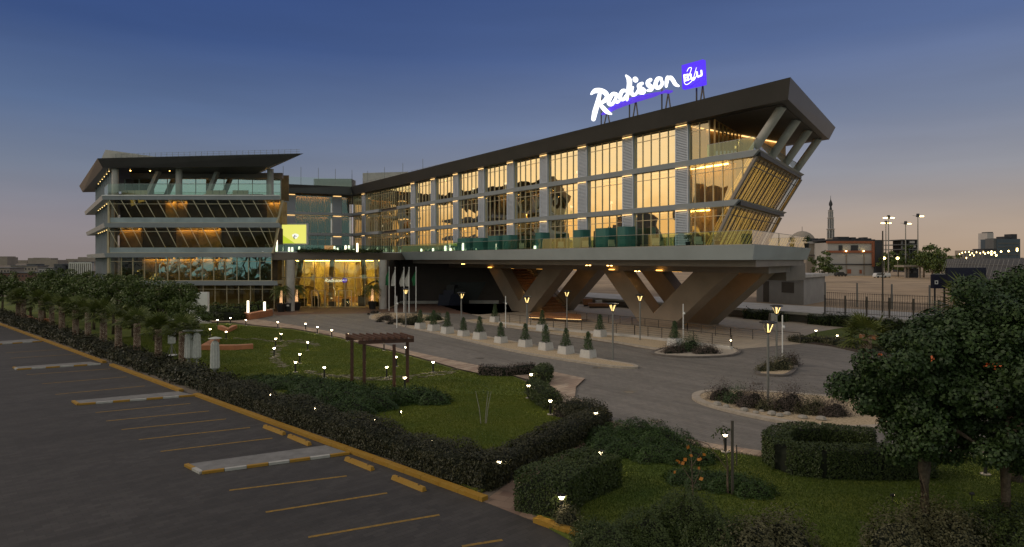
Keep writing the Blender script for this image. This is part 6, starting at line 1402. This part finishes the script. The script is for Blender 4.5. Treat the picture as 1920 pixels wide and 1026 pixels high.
# front trees
ft1 = tree_proto('front_tree','large dark leafy tree with orange flowers in the right foreground','tree',None,6,2.45,4.0,.11,120,2500,'leaf_front',.21,21,2.1,limbs=10)
g = G(1735,968); ft1.location = (g.x, g.y, 0)
ft2 = tree_proto('front_tree','second dark leafy tree at the right edge with slim pale trunk','tree',None,7,2.5,4.7,.115,120,1700,'leaf_front',.15,22,2.4,limbs=8)
g = G(1868,998); ft2.location = (g.x+.3, g.y, 0)
ft3 = tree_proto('front_tree','third leafy tree behind, at the far right edge','tree',None,7,2.8,4.9,.12,110,1300,'leaf_front',.26,23,2.5,limbs=8)
g = G(1905,905); ft3.location = (g.x, g.y, 0)
fm = M['kerb_yellow']; OF = mat('orange_flower', (.55,.12,.03), .6, .1)
for root, k in ((ft1,7),(ft2,4)):
    for i in range(k):
        a = RNG.uniform(3.6,6.0); r_ = 2.6 if root is ft1 else 2.2; z = RNG.uniform(2.8,5.4)
        c = np.array([[r_*.9*math.cos(a), r_*.9*math.sin(a), z]])+RNG.normal(size=(7,3))*.04; mobj('flower', leaf_mesh('flower', c, RNG.normal(size=(7,3)), np.full(7,.07), OF, .8), root)
# palms behind the front trees
fp3 = [G(1610,720), G(1850,760), G(1905,740)]
for i,(x,y,s,t) in enumerate([(1625,735,1.1,'peeking out left above the front tree'),(1840,780,1.65,'behind the front trees, upper right'),(1890,770,1.7,'at the right edge behind the front trees')]):
    g = G(x,y); pps[i % 2].place((g.x,g.y,0), i*1.3, 'fan palm ' + t, s)
# orange leaved sapling, staked sapling, birch-like sapling
osap = thing('orange_leaf_sapling', 'thin sapling with a few orange leaves in the foreground', 'sapling', G(1296,985))
mb = MB(); mb.tube([(0,0,0),(.05,0,1.0),(.02,.1,2.3)], .03, 6, .012)
for a,z in ((.5,1.1),(2.5,1.3),(4.2,1.6),(5.5,1.8)): mb.tube([(0.04,0,z),(.35*math.cos(a),.35*math.sin(a),z+.5)], .014, 5, .006)
mb.build('stem', M['trunk'], osap, world=False)
c = np.array([[-.42,0,1.95],[-.28,-.1,1.9],[-.18,0,1.98],[.28,0,2.0],[.42,.1,2.1],[-.5,0,1.6],[.3,0,1.4],[.0,0,2.1],[.2,-.1,1.75],[-.1,0,2.35],[.22,0,1.98],[-.36,0,1.9]]); mobj('leaves', leaf_mesh('leaves', c, np.tile([0,-1,.2],(12,1))+RNG.normal(size=(12,3))*.3, RNG.uniform(.09,.16,12), M['leaf_orange'], .8), osap)
c, n = clump_cloud([((0,0,1.2),.35),((.1,0,1.6),.25),((0,0,.7),.4),((-.15,.1,2.4),.12)], 350); mobj('foliage', leaf_mesh('foliage', c, n, RNG.uniform(.06,.11,len(c)), M['leaf_olive'], .5), osap)
ssp = thing('staked_sapling', 'small sapling tied to a tall dark stake by the road', 'sapling', G(1372,930))
MB().bar((0.02,0,0),(0.02,0,2.55),.075).build('stake', M['rail'], ssp, world=False); MB().bar((-.12,.1,0),(-.1,.1,1.0),.05).build('short_stake', M['trunk'], ssp, world=False); MB().tube([(.2,.1,1.7),(.2,.1,1.0)], .02, 6).build('tie', M['rail'], ssp, world=False)
MB().tube([(-.1,.05,0),(-.15,.02,1.2),(-.3,0,2.0)], .025, 6, .012).build('stem', M['trunk'], ssp, world=False)
c, n = clump_cloud([((-.35,0,2.2),.22),((-.5,.1,2.0),.15),((-.1,0,2.25),.12),((-1.25,0,1.75),.18)], 500); mobj('foliage', leaf_mesh('foliage', c, n, RNG.uniform(.08,.14,len(c)), M['leaf_box'], .6), ssp)
MB().tube([(-.15,.02,.9),(-.8,0,1.75),(-1.25,0,1.9)], .018, 5, .01).build('side_branch', M['trunk'], ssp, world=False)
lsp = thing('lawn_sapling', 'pale multi stemmed sapling alone on the main lawn', 'sapling', G(907,796))
for s in (-.22,.12,.2): MB().tube([(s*.6,0,0),(s,0,.8),(s*1.8,.05,1.6)], .02, 6, .01).build('stem', M['white_stone'], lsp, world=False)
c, n = clump_cloud([((0,0,1.5),.4),((.3,0,1.75),.3),((-.35,0,1.6),.28),((.05,0,1.95),.2)], 260); mobj('foliage', leaf_mesh('foliage', c, n, RNG.uniform(.05,.10,len(c)), M['leaf_cone'], .5), lsp)
# grass blades on the nearer lawns
def grass(name, polyp, n, h, seed, label, wd=.012, gm='grass_blade'):
    rg = np.random.default_rng(seed); q = np.array([[G(x,y).x, G(x,y).y] for x,y in polyp]); lo, hi = q.min(0), q.max(0)
    p = rg.uniform(lo, hi, (n,2)); ins = np.zeros(n, bool); m = len(q)
    for i in range(m):
        a, b = q[i], q[(i+1) % m]; cnd = ((a[1] > p[:,1]) != (b[1] > p[:,1])) & (p[:,0] < (b[0]-a[0])*(p[:,1]-a[1])/(b[1]-a[1]+1e-12)+a[0]); ins ^= cnd
    p = p[ins]; k = len(p); a = rg.uniform(0,6.28,k); hh = h*rg.uniform(.5,1.3,k)
    v = np.empty((k,3,3)); v[:,0,0] = p[:,0]+np.cos(a)*wd; v[:,0,1] = p[:,1]+np.sin(a)*wd; v[:,0,2] = .045
    v[:,1,0] = p[:,0]-np.cos(a)*wd; v[:,1,1] = p[:,1]-np.sin(a)*wd; v[:,1,2] = .045
    v[:,2,0] = p[:,0]+rg.normal(size=k)*.02; v[:,2,1] = p[:,1]+rg.normal(size=k)*.02; v[:,2,2] = .05+hh
    me = bpy.data.meshes.new(name); me.vertices.add(3*k); me.vertices.foreach_set('co', v.ravel()); me.loops.add(3*k); me.loops.foreach_set('vertex_index', np.arange(3*k,dtype=np.int32)); me.polygons.add(k); me.polygons.foreach_set('loop_start', np.arange(0,3*k,3,dtype=np.int32)); me.polygons.foreach_set('loop_total', np.full(k,3,dtype=np.int32)); me.materials.append(M[gm]); me.update(calc_edges=True)
    tag(mobj(name, me), label, 'grass', kind='stuff')
M['grass_blade'] = leafmat('grass_blade', (.065,.110,.006), (.165,.180,.016), vs=.35, isl=.45)
M['grass_shaded'] = leafmat('grass_shaded', (.028,.058,.004), (.082,.115,.010), vs=.35, isl=.45)  # shaded copy of the blades: right lawn shade put into the colour
grass('grass', [(1175,806),(1250,824),(1330,842),(1430,858),(1640,856),(1960,852),(1960,1100),(1300,1100),(1150,1060),(1040,992),(1010,960),(1000,920),(1045,872),(1120,828)], 260000, .05, 81, 'short green grass of the right lawn', .012, 'grass_shaded')
grass('grass', [(386,608),(456,612),(547,620),(641,638),(740,663),(860,697),(960,708),(1000,724),(1010,747),(860,742),(560,742),(420,720),(390,690),(300,680),(200,640)], 420000, .055, 83, 'short green grass of the far main lawn', .028)
grass('grass', [(560,740),(860,740),(1000,745),(1050,785),(1110,805),(1090,820),(1000,864),(902,918),(700,838),(520,772)], 260000, .05, 82, 'short green grass of the near main lawn')
